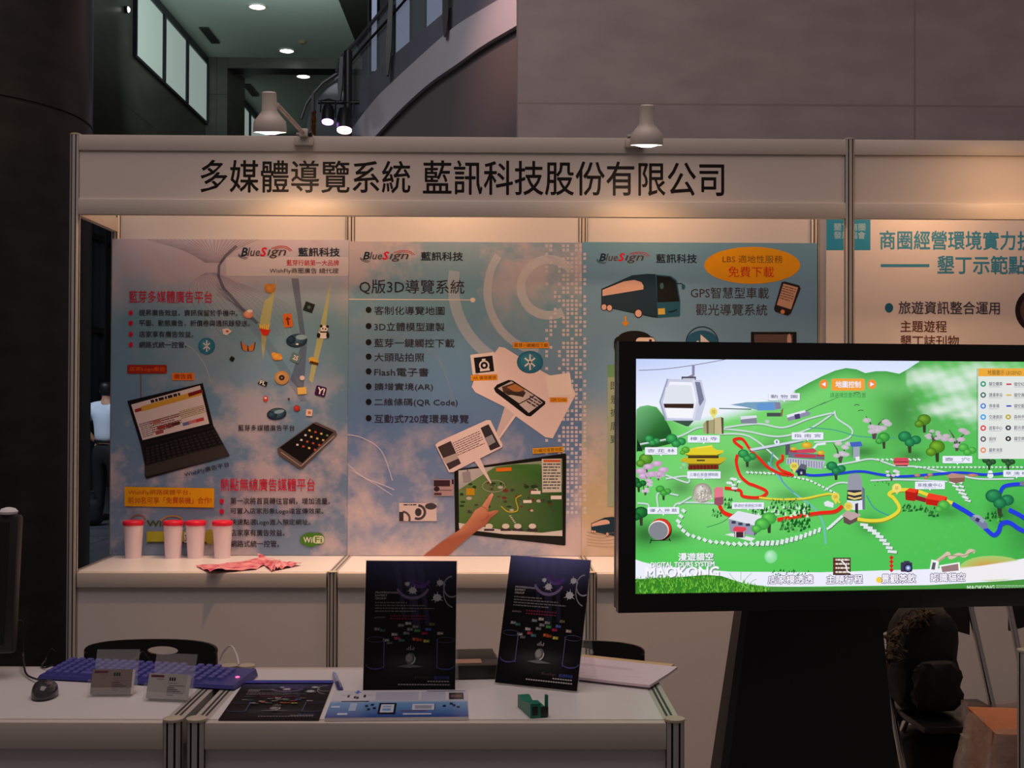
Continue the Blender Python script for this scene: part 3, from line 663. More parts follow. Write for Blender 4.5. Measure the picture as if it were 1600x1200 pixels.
# phone
p.poly([(1160,350),(1350,212),(1372,206),(1480,256),(1484,276),(1300,455),(1282,462),(1166,384)], C(94,82,80)); p.poly([(1172,346),(1356,214),(1466,262),(1296,430)], C(16,16,18))
for r_ in range(4):
    for q in range(4):
        x = 1335+q*32-r_*22; y = 252+q*9+r_*26; p.rect(x-6,y-5,x+6,y+5,random.choice([C(220,220,220),C(200,80,50),C(120,150,90),C(220,190,120)]),0.2,step=(r_ == 0 and q == 0))
p.line([(1180,370),(1288,446),(1470,282)], 5, C(170,160,156))
p.text('熱點無線廣告媒體平台', 852, 512, 1364, 582, RED, 0.006)
p.poly([(330,558),(818,566),(816,672),(330,664)], C(226,166,20)); p.text('WishFly網路媒體平台，', 350, 574, 690, 606, C(176,70,30), 0.008); p.text('前30名可享「免費裝機」合作!', 350, 614, 802, 650, C(176,60,30), 0.012)
for (t_, y, x1) in (('第一次將首頁轉往官網，增加流量。', 636, 1446), ('可置入店家形象Logo達宣傳效果。', 692, 1410), ('快速點選Logo進入預定網址。', 752, 1340), ('店家享有廣告效益。', 808, 1200), ('網路式統一控管。', 868, 1170)):
    p.ell(858, y, 12, 14, RED); p.text(t_, 906, y-18, x1, y+18, C(44,36,48), 0.014)
p.ell(1340,846,44,40,C(70,130,40)); p.ell(1312,846,30,28,C(70,130,40)); p.ell(1380,842,36,34,C(70,130,40)); p.rrect(1352,824,1414,866,16,C(206,214,180)); p.text('Wi', 1302, 832, 1348, 862, WHT, 0.015); p.text('Fi', 1366, 830, 1402, 860, C(70,130,40), 0.012)
p.text('WishFly', 452, 742, 660, 782, C(70,80,30), 0.025); p.arc(590,760,66,200,330,8,C(190,140,80),ry=44); p.arc(404,744,40,190,350,7,C(150,110,70),ry=34)
p.rrect(450,800,812,864,8,C(170,166,50)); p.rect(455,856,820,866,C(70,80,60)); p.rect(655,806,680,862,C(210,214,220)); p.text('文', 658,812,678,856,C(40,90,140),0.02); p.ell(795,832,26,42,C(160,150,60))
finish(p)
# ---- middle poster
p = poster('poster', BW-0.002, 2*BW-0.006, (700, 378), None, 'middle sky poster with a pointing hand and touch screen', GP)
sky2 = sky_print('sky_print_with_rings', p.ht, [(0.0, C(156,164,190)), (0.2, C(120,144,190)), (0.42, C(96,132,184)), (0.6, C(102,146,186)), (0.85, C(118,166,190)), (1.0, C(140,170,190))], C(208,194,200),
                 [(0.0, 1.0), (0.2, 0.9), (0.36, 0.5), (0.45, 0.05), (0.72, 0.08), (0.88, 0.7), (1.0, 0.9)], 3.6, 0.44, 0.60, 5.7)
p.args = (p.args[0], sky2)+p.args[2:]
p.fr = FC
p.arc(1140,310,152,60,320,48,C(246,246,252),0.42); p.arc(1140,330,335,100,215,42,C(246,246,252),0.38); p.arc(1080,300,460,95,190,60,C(240,246,255),0.32)
p.curve([(75,580),(300,580),(520,680),(600,850),(620,960)], 3, C(196,176,176), 0.4)
uvs = []; fs = []
for r_ in range(64):
    for q in range(10):
        dens = (0.9 if q in (5,7,8) else 0.55) if r_ < 40 else 0.8
        if (r_*7+q*13+(r_*q) % 5) % 10 < dens*10 and not (q < 4 and (r_//5+q) % 4 > 1):
            x, y = 1120+q*23, 76+r_*23; n = len(uvs); uvs += [p.uv(a, b) for a, b in ((x,y),(x+15,y),(x+15,y+15),(x,y+15))]; fs.append((n,n+1,n+2,n+3))
p.raw(uvs, fs, C(208,202,214))
logo(p, 122, 112, 410, 170)
p.text('藍訊科技', 445, 118, 672, 164, C(30,44,62), 0.025)
p.text('Q版3D導覽系統', 110, 268, 680, 348, DK, 0.004)
p.line([(52,374),(726,378)], 5, C(232,222,216)); p.ell(726,378,14,13,C(232,222,216))
for (t_, y, x1) in (('客制化導覽地圖', 436, 572), ('3D立體模型建製', 524, 572), ('藍芽一鍵觸控下載', 612, 626), ('大頭貼拍照', 690, 462), ('Flash電子書', 770, 486), ('擴增實境(AR)', 852, 510), ('二維條碼(QR Code)', 936, 644), ('互動式720度環景導覽', 1024, 704)):
    p.ell(160, y-4, 16, 17, C(20,20,26)); p.text(t_, 191, y-23, x1, y+23, C(48,42,56), 0.008)
# callout with phone
p.poly([(870,632),(900,638),(1110,770),(1268,850),(1286,890),(1160,1130),(1120,1124),(960,1010),(860,1150),(900,960),(740,880),(720,850),(730,820)], C(232,214,218))
p.poly([(840,858),(858,838),(920,812),(944,816),(1120,930),(1120,944),(1040,1012),(1018,1008),(850,880)], C(18,20,24)); p.poly([(862,858),(936,820),(1058,896),(978,940)], C(196,186,186)); p.poly([(978,946),(1064,900),(1106,936),(1030,992)], C(200,190,196))
p.poly([(884,850),(950,828),(1000,858),(1012,886),(920,896),(892,880)], C(84,60,48)); p.poly([(910,852),(958,834),(1010,866),(960,882)], C(176,120,70)); p.poly([(905,872),(1015,880),(1000,906),(915,890)], C(60,46,44)); p.dashes(1020,912,1092,960,3,C(60,50,60),0.55)
p.rrect(718,668,848,778,4,C(232,222,222),-0.12); p.rect(736,686,838,772,C(22,24,28),-0.12); p.arc(788,734,24,0,360,8,WHT); p.ell(788,734,8,8,WHT); p.rect(765,752,818,764,WHT,-0.12); p.rect(775,698,795,706,WHT,-0.12)
p.rect(715,784,860,816,OR,-0.03); p.text('AR 擴增實境', 726, 790, 852, 810, C(120,80,20), 0.01, rot=-0.03)
bluetooth(p, 1037, 716, 72, 62)
p.rect(944,608,1140,640,OR); p.text('藍芽一鍵觸控下載', 952, 614, 1134, 634, C(100,64,20), 0.01)
p.rect(1130,782,1262,898,C(236,226,226),-0.14)
p.rect(1144,908,1240,934,OR); p.text('QR Code', 1152, 912, 1234, 930, C(120,80,20), 0.01)
p.fr = FD
p.poly([(900,20),(950,60),(870,180),(845,190)], C(222,206,212), 0.85)
# touch screen
p.poly([(625,362),(1228,272),(1234,280),(1230,770),(1222,774),(1090,758),(630,706)], C(20,22,20)); p.poly([(648,366),(1212,300),(1214,724),(652,680)], [C(196,196,206),C(120,150,110),C(44,84,40),C(76,110,50)])
p.poly([(650,470),(850,345),(950,332),(1090,330),(1212,440),(1214,724),(652,680)], [C(110,140,90),C(84,130,64),C(70,120,56),C(76,124,60),C(44,90,44),C(40,84,40),C(76,116,50)])
for i in range(70):
    x = random.uniform(665,1200); y = random.uniform(430,600); p.ell(x,y,random.uniform(6,16),random.uniform(5,10),random.choice([C(50,84,40),C(38,66,36),C(110,120,90),C(190,190,180),C(120,50,44),C(70,70,66)]),n=8)
p.poly([(668,375),(712,370),(718,425),(676,430)], C(150,150,160)); p.line([(690,350),(700,372)], 4, C(60,60,70))
p.rect(852,350,936,370,C(226,120,30),-0.05); p.rect(1102,302,1206,484,C(206,206,200),-0.02); p.rect(1110,308,1202,320,C(210,90,40)); p.dashes(1108,328,1202,474,9,C(60,70,90),0,0.4)
p.rect(690,462,735,500,C(196,150,30)); p.rect(1042,476,1094,494,WHT); p.rect(1150,502,1208,522,WHT); p.rect(1000,526,1046,542,WHT)
p.curve([(880,560),(920,590),(970,580),(960,520),(990,500)], 5, C(206,190,50)); p.arc(840,450,62,0,360,3,C(206,206,196),0.6,ry=32)
p.poly([(650,650),(900,690),(1100,704),(1212,690),(1213,722),(900,712),(652,682)], C(206,206,206))
for x in (815,905,970,1050): p.ell(x,668,20,14,C(214,210,204)); p.rect(x-28,682,x+28,694,C(60,44,60))
for i in range(8): p.ell(930+i*6,612+i*9,7,3,C(206,206,200),n=6)
p.poly([(735,315),(765,300),(828,432),(822,436)], C(232,214,218)); 
p.poly([(522,226),(540,210),(800,92),(822,92),(888,226),(884,240),(620,374),(596,376)], C(230,212,216))
p.poly([(535,238),(606,205),(662,328),(598,362)], C(66,56,62)); p.poly([(560,300),(640,270),(648,300),(580,330)], C(180,170,172)); p.poly([(768,134),(812,114),(876,235),(822,258)], C(54,52,60)); p.poly([(790,190),(830,170),(850,210),(812,232)], C(150,150,166))
p.dashes(625,180,785,262,7,C(80,66,76),-0.42,0.35)
p.rect(512,414,622,504,C(176,150,156)); p.rect(514,418,602,452,C(60,40,52)); p.ell(530,466,16,14,C(50,36,46)); p.rect(545,470,612,476,C(120,90,100)); p.rect(516,486,556,500,C(80,60,70)); p.rect(612,414,622,440,C(60,30,44))
p.rect(326,542,530,640,C(214,200,202)); p.arc(430,592,36,-90,120,14,C(72,68,76)); p.ell(430,592,18,22,C(60,56,64)); p.arc(345,628,38,-90,20,12,C(84,80,86)); p.rect(326,590,350,640,C(56,50,54)); p.ell(498,560,32,18,C(70,66,72)); p.dashes(350,548,420,562,1,C(60,56,64))
# printed hand
SK = C(196,130,104); SK2 = C(164,98,76); SK3 = C(214,150,122)
p.poly([(455,830),(560,750),(650,690),(700,640),(740,580),(775,560),(815,500),(832,486),(838,496),(812,562),(808,590),(858,580),(866,588),(822,626),(800,660),(740,700),(690,740),(590,830)], [SK2,SK2,SK,SK,SK3,SK3,SK3,C(226,176,160),C(226,176,160),SK,SK,SK,SK,SK2,SK2,SK2,SK2,SK2])
p.curve([(775,560),(800,575),(808,590)], 3, C(150,84,64)); p.curve([(800,622),(830,606),(858,584)], 3, C(150,84,64)); p.curve([(770,640),(800,626),(812,600)], 3, C(150,84,64))
p.rect(1050,240,1218,270,C(226,166,40),-0.06); p.text('3D觸控導覽地圖', 1056, 244, 1212, 266, C(110,80,20), 0.01, rot=-0.06)
p.curve([(45,330),(130,400),(230,440),(300,470)], 5, C(246,236,246), 0.5); p.curve([(45,170),(130,190),(230,260),(290,420)], 5, C(246,236,246), 0.5); p.curve([(60,360),(180,430),(290,500)], 4, C(246,236,246), 0.5)
finish(p)
# ---- right poster
p = poster('poster', 2*BW-0.005, P(1277, 500, Y=YP).x, (1090, 379), None, 'right grey-blue poster with a coach bus and orange oval', GP)
sky3 = sky_print('grey_blue_print', p.ht, [(0.0, C(206,186,160)), (0.22, C(196,182,150)), (0.40, C(150,170,184)), (0.55, C(118,160,198)), (0.85, C(116,162,198)), (1.0, C(112,164,192))], C(214,196,190), [(0.0, 0.8), (0.35, 0.7), (0.5, 0.0), (1.0, 0.0)], 6.0, 0.45, 0.6, 1.1)
p.args = (p.args[0], sky3)+p.args[2:]
p.fr = FE2
logo(p, 60, 146, 400, 216)
p.text('藍訊科技', 443, 156, 710, 214, C(30,44,62), 0.02)
p.ell(1075, 230, 316, 122, C(236,164,22), n=40)
p.text('LBS 適地性服務', 880, 164, 1276, 214, C(120,82,24), 0.004); p.text('免費下載', 918, 238, 1218, 308, C(206,40,30), 0.004)
p.text('GPS智慧型車載', 670, 374, 1184, 448, C(66,56,64), 0.002); p.text('觀光導覽系統', 704, 484, 1174, 560, C(66,56,64), 0.002)
BUS = C(26,58,78); BUS2 = C(34,98,124)
def bus(p, ox, oy, s, full=True):
    q = lambda *pts: [(ox+a*s, oy+b*s) for a, b in pts]
    p.poly(q((82,385),(285,296),(380,286),(440,288),(452,575),(420,572),(82,500)), C(14,30,42)); p.poly(q((86,388),(285,302),(380,290),(436,292),(448,570),(86,500)), BUS)
    p.poly(q((90,392),(230,336),(300,326),(345,340),(360,365),(358,388),(90,432)), C(226,186,170))
    p.poly(q((437,290),(540,300),(580,330),(602,460),(600,565),(452,576)), BUS2); p.poly(q((446,298),(535,306),(572,335),(596,468),(450,474)), C(16,22,28))
    p.poly(q((455,515),(500,512),(502,552),(456,554)), C(222,196,84)); p.poly(q((510,536),(560,524),(582,516),(578,530),(540,542)), C(14,40,60))
    p.line(q((575,350),(610,350),(622,362)), 6*s, C(16,30,40)); p.ell(ox+622*s, oy+372*s, 12*s, 18*s, BUS2); p.ell(ox+480*s, oy+366*s, 12*s, 22*s, C(60,110,120))
    for (x, y, r_) in ((100,505,22),(136,510,22),(326,546,28)): p.ell(ox+x*s, oy+y*s, r_*s, r_*1.1*s, C(60,30,34)); p.ell(ox+x*s, oy+y*s, r_*0.75*s, r_*0.85*s, C(226,190,176))
bus(p, 0, 0, 1.0)
p.line([(241,565),(241,620)], 12, OR); p.poly([(216,602),(266,602),(241,636)], OR)
p.poly([(1268,340),(1290,336),(1385,362),(1394,384),(1330,545),(1310,562),(1226,535),(1218,515)], C(44,36,42)); p.poly([(1280,350),(1376,376),(1330,520),(1236,490)], C(206,164,140)); p.ell(1275,535,14,14,C(226,150,110)); p.dashes(1262,372,1352,470,6,C(120,90,80),0.28,0.4)
p.ell(300,712,110,52,C(16,16,18),n=28); p.rrect(165,695,440,810,40,C(16,16,18)); p.rrect(310,705,435,770,24,C(226,206,196)); p.ell(405,724,10,8,C(30,30,34))
p.ell(745,740,108,82,C(40,100,136),n=28); p.arc(745,740,106,0,360,6,C(20,50,70)); p.poly([(735,684),(735,760),(800,740)], WHT); p.ell(716,738,10,12,WHT)
p.rect(1066,668,1366,860,C(22,20,22)); p.rect(1088,684,1340,840,C(96,80,78)); p.ell(1318,720,14,40,C(206,170,150))
p.fr = FC
p.rect(1458,730,1600,1500,C(164,186,160), alpha=0.9); p.rect(1458,730,1600,798,C(110,160,120))
for t_, y in (('即', 845), ('景', 920), ('折', 990), ('周', 1066), ('到', 1135)): p.text(t_, 1474, y-22, 1512, y+22, C(40,70,60), 0.004)
p.fr = FD
bus(p, 1340, 515, 0.36)
for i in range(5): p.curve([(1345,700+i*18),(1420,716+i*16),(1500,700+i*20)], 4, C(170,140,110), 0.5)
finish(p)
# ---- neighbour's poster
p = poster('poster', P(1291, 500, Y=YP).x, 4*BW+0.28, (1450, 320), None, 'white poster with blue heading in the neighbouring booth, above the television', GP)
pp_ = sky_print('cream_paper_print', p.ht, [(0, (0.74,0.70,0.70)), (1, (0.78,0.74,0.73))], (0.72,0.67,0.67), [(0, 0.5), (1, 0.5)], 3.0, 0.4, 0.7, 0.4)
p.args = (p.args[0], pp_)+p.args[2:]
NB = C(62,150,186)
p.rect(1291,322,1360,391,C(40,150,190))
p.text('墾丁商圈', 1303,349,1352,360,C(150,196,214),0.03); p.text('發展協會', 1303,362,1352,373,C(150,196,214),0.03)
p.text('商圈經營環境實力', 1375, 361, 1586, 390, NB, 0.02); p.text('提升', 1590, 362, 1646, 391, NB, 0.02); p.line([(1376,415),(1452,415)], 4.5, NB); p.text('墾丁示範點', 1465, 400, 1602, 428, NB, 0.02)
p.ell(1389,481,6.5,7.5,C(36,110,140)); p.text('旅遊資訊整合運用', 1404, 471, 1562, 491, C(70,70,90), 0.014)
p.text('主題遊程', 1407, 501, 1479, 519, C(100,56,50), 0.014); p.text('墾丁誌刊物', 1407, 524, 1498, 542, C(100,56,50), 0.014)
p.ell(1622,485,36,36,C(40,30,34),n=32); p.ell(1622,485,28,27,C(96,76,70),n=28)
finish(p)
# ================================================================== TELEVISION ON A STAND
DL, DR = 3.15, 3.27
tl = P(966, 533, D=DL); tr = P(1600, 545, D=DR); bl_ = P(966, 958, D=DL)
U = Vector((tr.x-tl.x, tr.y-tl.y, 0)).normalized(); V = Vector((0,0,1)); Nn = Vector((U.y, -U.x, 0))   # towards the viewer
TVW = 1.19; TVH = tl.z-bl_.z; BT = 0.046
O_ = Vector((bl_.x, bl_.y, bl_.z))
tv = thing('television', 'large black flat screen television showing a bright green map', 'television', (O_+U*TVW/2))
tv.rotation_euler = (0, 0, math.atan2(U.y, U.x))
def tvp(u, v, d): return O_+U*u+V*v-Nn*d      # d: depth behind the front
fr = MB()
def tvbox(mb, u0, u1, v0, v1, d0, d1, m=0):
    mb.hexa([tvp(u0,v0,d0), tvp(u1,v0,d0), tvp(u1,v0,d1), tvp(u0,v0,d1)], [tvp(u0,v1,d0), tvp(u1,v1,d0), tvp(u1,v1,d1), tvp(u0,v1,d1)], m)
tvbox(fr, 0, BT, 0, TVH, 0, 0.03); tvbox(fr, TVW-BT, TVW, 0, TVH, 0, 0.03); tvbox(fr, BT, TVW-BT, TVH-BT, TVH, 0, 0.03); tvbox(fr, BT, TVW-BT, 0, 0.049, 0, 0.03)
fr.build('bezel', M['blackgloss'], tv, world=True)
bk = MB(); tvbox(bk, 0.004, TVW-0.004, 0.004, TVH-0.004, 0.03, 0.075); tvbox(bk, 0.15, TVW-0.15, 0.1, TVH-0.1, 0.075, 0.10)
bk.build('back_shell', M['stand_side'], tv, world=True)
S = Print(tvp(BT, 0.049, 0.012), U, V, base=0.0004)
S.STEP = 0.000006; su, sv = TVW-2*BT, TVH-BT-0.049
# map picture: sky, hills, clouds and lawn as a fine colour grid on the lit panel
def lerp(a, b, t): t = max(0.0, min(1.0, t)); return tuple(x+(y-x)*t for x, y in zip(a, b))
def hills(x):                                   # skyline in photo pixels
    pts = [(985,640),(1020,634),(1045,640),(1080,655),(1120,648),(1160,637),(1200,624),(1236,613),(1262,599),(1286,587),(1305,579),(1322,575),(1338,577),(1352,583),(1368,580),(1385,580),(1405,584),(1418,577),(1430,569),(1445,560),(1700,540)]
    for (a, ya), (b, yb) in zip(pts, pts[1:]):
        if x <= b: return ya+(yb-ya)*max(0, (x-a))/(b-a)
    return 540
rng = np.random.RandomState(3)
blobs = [(1452,590,50,14),(1490,600,40,20),(1530,585,40,18),(1500,632,34,18),(1470,640,28,10),(1535,640,40,20),(1575,600,40,24),(1512,648,26,8)]
shade = [(1408,640,34,60,0.5),(1356,592,30,22,0.25),(1022,672,26,26,0.55),(1195,718,22,16,0.6),(1180,730,26,10,0.5),(1215,700,26,18,0.4),(1008,835,26,22,0.7),(1195,850,60,10,0.12),(1348,706,24,10,0.6),(1360,820,20,14,0.5),(1565,800,20,20,0.5),(1426,712,22,8,0.5),(1480,800,26,10,0.4),(1050,838,26,10,0.6),(1600,830,30,50,0.35),(1130,735,24,26,0.35),(1065,762,20,14,0.5),(1236,775,30,10,0.4),(1470,665,40,40,0.15)]
def mapcol(x, y):
    h = hills(x)
    g = lerp(C(120,214,112), C(84,200,88), (y-640)/240)
    if x > 1180: g = lerp(g, C(70,184,80), (x-1180)/500)
    g = lerp(g, C(150,226,140), math.exp(-((x-1140)/90)**2-((y-770)/60)**2)*0.6)
    k = 1.0
    for (a, b, sx, sy, q) in shade: k *= 1-q*math.exp(-((x-a)/sx)**2-((y-b)/sy)**2)
    g = tuple(c*k for c in g)
    if y < h+46 and x > 1200: g = lerp(lerp(C(70,160,72), C(126,212,120), (y-h)/26), g, (y-h)/46)
    sky = lerp(C(196,210,250), C(236,240,255), (y-560)/70); sky = lerp(sky, C(226,236,255), math.exp(-((x-1010)/30)**2)*0.0)
    c = g
    if x < 1240: c = lerp(C(232,240,250), g, (y-h)/16)
    cl = 0.0
    if y < h-6: c = sky
    if x > 1415:
        for (a, b, sx, sy) in blobs: cl = max(cl, math.exp(-((x-a)/sx)**2-((y-b)/sy)**2))
        cl = max(0, min(1, cl*1.15-0.12+0.16*math.sin(x*0.21+y*0.13)*math.sin(x*0.09-y*0.31)))
    c = lerp(c, C(222,236,226), cl*0.92)
    return c
NX, NY = 150, 84; uvs = []; cols = []; fs = []
for j in range(NY+1):
    for i in range(NX+1):
        u, v = su*i/NX, sv*(1-j/NY); p3 = S.O+S.U*u+S.V*v; d = p3-EYE
        px = 800+F_PX*d.dot(RIGHT)/d.dot(FWD); py = 600-F_PX*d.dot(UP)/d.dot(FWD)
        uvs.append((u, v)); cols.append(mapcol(px, py))
for j in range(NY):
    for i in range(NX): a = j*(NX+1)+i; fs.append((a, a+1, a+NX+2, a+NX+1))
S.raw(uvs, fs, cols)
uvs = []; cols = []; fs = []; NS = 260                # clear sky above the skyline
for i in range(NS+1):
    x = 990+(1436-990)*i/NS; h = hills(x)
    for j in range(5):
        y = 556+(h-556)*j/4; u, v = S.uv(x, y); uvs.append((max(0.0, u), min(sv, v))); cols.append(lerp(lerp(C(190,206,250), C(214,226,254), (x-990)/150), C(238,242,255), (y-560)/70))
for i in range(NS):
    for j in range(4): a = i*5+j; fs.append((a, a+5, a+6, a+1))
S.raw(uvs, fs, cols)
q_ = [(993,640),(1000,635),(1012,633),(1026,636),(1038,652),(1048,672),(1053,692),(1030,698),(1000,704),(992,706)]
S.poly([(max(x, 994.5), y) for x, y in q_], [C(110,180,120),C(120,190,130),C(110,184,120),C(84,160,90),C(50,120,56),C(30,84,38),C(24,66,30),C(60,140,60),C(40,110,46),C(30,90,38)])
W = C(236,238,252); GR = C(176,186,190); SH = C(120,130,140)
F0, F1, F2, F3, F4 = (960,530,2.5), (980,550,5.161), (1280,550,5), (980,740,5.161), (1280,740,5)
def tree(x, y, r, c1=C(72,186,96), c2=C(26,110,60), trunk=True, kind=0):
    if trunk: S.line([(x, y+r*0.3), (x+r*0.05, y+r*1.5)], [r*0.5, r*0.35], C(54,60,44))
    for dx, dy, q in ((-0.55,-0.45,0.75),(0.75,-0.05,0.62),(0.05,0.25,0.6)) if kind == 0 else ((0,-0.3,0.9),(-0.7,0.3,0.6)): S.ell(x+dx*r, y+dy*r, q*r*1.05, q*r*0.85, c1, c2)
def blossom(x, y, r, c=C(226,206,226)):
    for a, b in ((0,0),(-0.5,-0.9),(0.6,-0.7)): S.line([(x, y+r*0.9), (x+a*r*0.6, y+b*r*0.4), (x+a*r*1.3, y+b*r*1.0)], [r*0.22, r*0.12, r*0.05], C(84,72,76))
    for i in range(9):
        a = rng.rand()*6.28; q = 0.4+0.6*rng.rand(); S.ell(x+math.cos(a)*r*q*1.1, y-r*0.35+math.sin(a)*r*q*0.8, r*0.34, r*0.2, c, tuple(k*0.8 for k in c), n=10, alpha=0.9)
def sign(x0, y0, x1, y1, body, col=C(126,126,156)):
    S.rrect(x0-3, y0+4, x1+4, y1+6, 5, C(70,110,80), alpha=0.4); S.rrect(x0, y0, x1, y1, 5, W); xm = (x0+x1)/2
    S.poly([(xm-8,y1-1),(xm+8,y1-1),(xm,y1+14)], W); hh = (y1-y0); S.text(body, x0+hh*0.35, y0+hh*0.22, x1-hh*0.35, y0+hh*0.70, col, 0.019)
    S.rect(xm-(x1-x0)*0.2, y0+hh*0.8, xm+(x1-x0)*0.2, y0+hh*0.86, C(180,180,200))
def bush(x0, y0, x1, y1, n=40, light=False):
    for i in range(n):
        x = x0+(x1-x0)*rng.rand(); y = y0+(y1-y0)*rng.rand(); r = (y1-y0)*0.16
        S.poly([(x-r,y+r),(x+r*0.8,y+r),(x+r*0.2,y-r*1.3)], C(20,92,36) if i % 3 else (C(206,236,206) if light else C(96,180,90)), step=(i == 0))
def stones(pts, n, wd, ht, rot0=None):
    out = []; q = [np.array(p, float) for p in pts]; L = [0]
    for a, b in zip(q, q[1:]): L.append(L[-1]+np.hypot(*(b-a)))
    for k in range(n):
        d = L[-1]*k/(n-1)
        for i in range(len(q)-1):
            if d <= L[i+1]+1e-6:
                t = (d-L[i])/(L[i+1]-L[i]); c = q[i]*(1-t)+q[i+1]*t; break
        out.append((c[0], c[1], rot0 if rot0 is not None else rng.uniform(-0.3, 0.3), rng.uniform(0.8, 1.15)))
    for dd, cc in ((2.5, C(60,110,64)), (0, C(222,230,232))):
        for k, (x, y, r, q_) in enumerate(out): S.rect(x-wd*q_/2+dd, y-ht/2+dd, x+wd*q_/2+dd, y+ht/2+dd, cc, r, step=(k == 0))
S.fr = F0   # (px-960)*2.5
for pts in ([(100,410),(250,380),(330,345),(420,350),(520,360),(640,380),(760,350),(860,285)], [(430,345),(560,330),(660,345),(760,310),(850,288)], [(860,280),(870,310),(920,345),(928,370),(890,395),(780,402)], [(410,370),(500,372),(560,400),(640,470)], [(820,500),(930,480),(1010,468),(1100,495),(1180,498),(1320,525),(1420,545),(1560,545)], [(90,640),(130,645),(135,665)], [(170,655),(172,600),(250,610)], [(200,545),(280,535),(285,560),(200,530)], [(232,680),(250,640),(400,640)], [(250,645),(300,615)], [(820,590),(880,560),(960,570)], [(1000,552),(1120,548),(1300,556)]):
    S.curve([(x+2, y+3) for x, y in pts], 7, C(90,140,96), 0.7); S.curve(pts, 6, C(206,216,222))
S.curve([(600,480),(650,550),(700,600),(780,660),(815,720),(825,800)], 7, C(110,190,190)); S.curve([(760,345),(860,355),(960,380),(1100,385)], 4, C(70,160,140)); S.curve([(620,440),(610,490),(640,520),(660,560),(700,600)], 6, C(96,160,170)); S.curve([(360,735),(420,715),(470,680)], 3, C(60,140,80)); S.curve([(985,610),(1015,660),(1075,690)], 4, C(60,140,170))
stones([(520,520),(640,525),(760,550),(860,600)], 22, 12, 7, 0.5); stones([(1030,470),(1190,470)], 10, 12, 6, 0.5); stones([(1180,500),(1590,500)], 26, 10, 6, 0.3); stones([(1320,560),(1380,630)], 6, 24, 8, 0.3); stones([(1350,560),(1372,620)], 5, 20, 8, 0.3)
stones([(270,670),(245,720),(280,760),(370,790),(470,800),(560,798)], 18, 18, 12, 0.7); stones([(560,798),(640,795),(720,775),(800,745)], 14, 12, 20, 0.25); stones([(840,735),(890,690)], 6, 24, 9, -0.6); stones([(975,725),(1030,765),(1062,800),(1085,830)], 9, 32, 11, 0.1)
RD = C(232,40,24); YL = C(232,214,60); BL = C(36,60,220)
def route(pts, wd, col, n=5):
    S.curve([(x+2, y+4) for x, y in pts], wd, tuple(k*0.35 for k in col), 0.8, n=n); S.curve(pts, wd, col, n=n)
route([(500,425),(468,400),(470,390),(500,390),(530,430),(570,470),(600,500),(650,525),(700,530)], 10, RD)
route([(480,450),(475,480),(490,530),(520,560),(545,570),(590,590),(590,605),(560,618),(500,612),(490,590),(430,580)], 11, RD)
route([(655,450),(655,470),(635,485),(650,510),(690,525)], 10, RD)
route([(410,650),(425,675),(460,690)], 15, RD); route([(635,705),(720,690),(800,678),(860,672),(890,650)], 13, RD)
route([(565,618),(640,625),(740,622),(800,610),(850,605),(880,640)], 7, YL); route([(940,700),(990,708),(1050,705),(1100,680),(1112,655),(1090,620),(1072,605),(1100,590),(1170,590),(1230,610),(1320,640)], 13, YL)
route([(690,505),(760,530),(860,525),(960,515),(1040,528),(1120,535),(1230,528),(1350,520),(1450,528),(1540,520)], 8, BL)
route([(1320,642),(1400,690),(1450,740),(1480,764),(1500,750),(1510,722),(1540,715),(1580,740),(1610,752)], 16, BL); route([(1505,600),(1520,575),(1560,566),(1600,565)], 13, BL); route([(1540,665),(1580,685),(1610,705)], 16, BL)
# gondola
S.curve([(95,122),(200,116),(330,98),(470,72)], 2.5, C(110,110,120)); S.line([(308,100),(308,140),(285,152)], 11, C(140,136,166)); S.rect(262,146,318,172,C(70,70,80)); S.rect(266,152,314,160,C(190,190,205))
S.poly([(208,155),(308,158),(340,160),(358,240),(335,318),(200,318),(178,245)], C(200,204,226)); S.poly([(216,166),(304,168),(322,240),(308,310),(208,308),(190,244)], C(240,242,254)); S.poly([(310,166),(334,168),(350,236),(334,262),(326,240)], C(120,124,150))
S.poly([(200,190),(220,178),(300,180),(312,252),(194,252)], C(224,228,238)); S.poly([(192,252),(310,252),(308,270),(196,268)], C(54,36,30)); S.poly([(198,272),(304,272),(298,306),(206,304)], C(246,246,250)); S.line([(208,155),(178,245),(202,318)], 7, C(160,164,190)); S.line([(308,158),(324,240),(308,316)], 9, C(214,216,236)); S.poly([(225,318),(310,318),(290,340),(280,340)], C(60,80,70))
S.fr = F1
S.line([(740,455),(1000,462)], 8, C(60,100,80)); S.poly([(830,425),(960,405),(1180,400),(1230,405),(1240,460),(1060,470),(960,445)], C(120,160,190)); S.poly([(1040,415),(1180,408),(1190,468),(1050,472)], C(100,150,210)); S.poly([(1185,408),(1232,404),(1240,456),(1195,464)], C(130,130,160))
S.poly([(912,520),(1040,512),(1046,576),(916,576)], C(130,134,150)); S.poly([(912,518),(1040,510),(1046,530),(914,545)], C(220,222,236)); S.poly([(1286,512),(1430,470),(1480,490),(1470,510),(1296,560)], C(140,140,165)); S.poly([(1286,508),(1430,468),(1440,484),(1290,530)], C(230,230,244)); S.rect(1350,500,1392,540,C(70,60,110),-0.2); S.rect(1125,490,1240,520,C(70,80,80)); S.poly([(1235,520),(1240,470),(1258,450),(1250,520)], C(130,110,60)); S.ell(1128,560,18,14,C(190,200,200)); S.poly([(1440,480),(1600,405),(1600,400),(1438,474)], C(70,110,80))
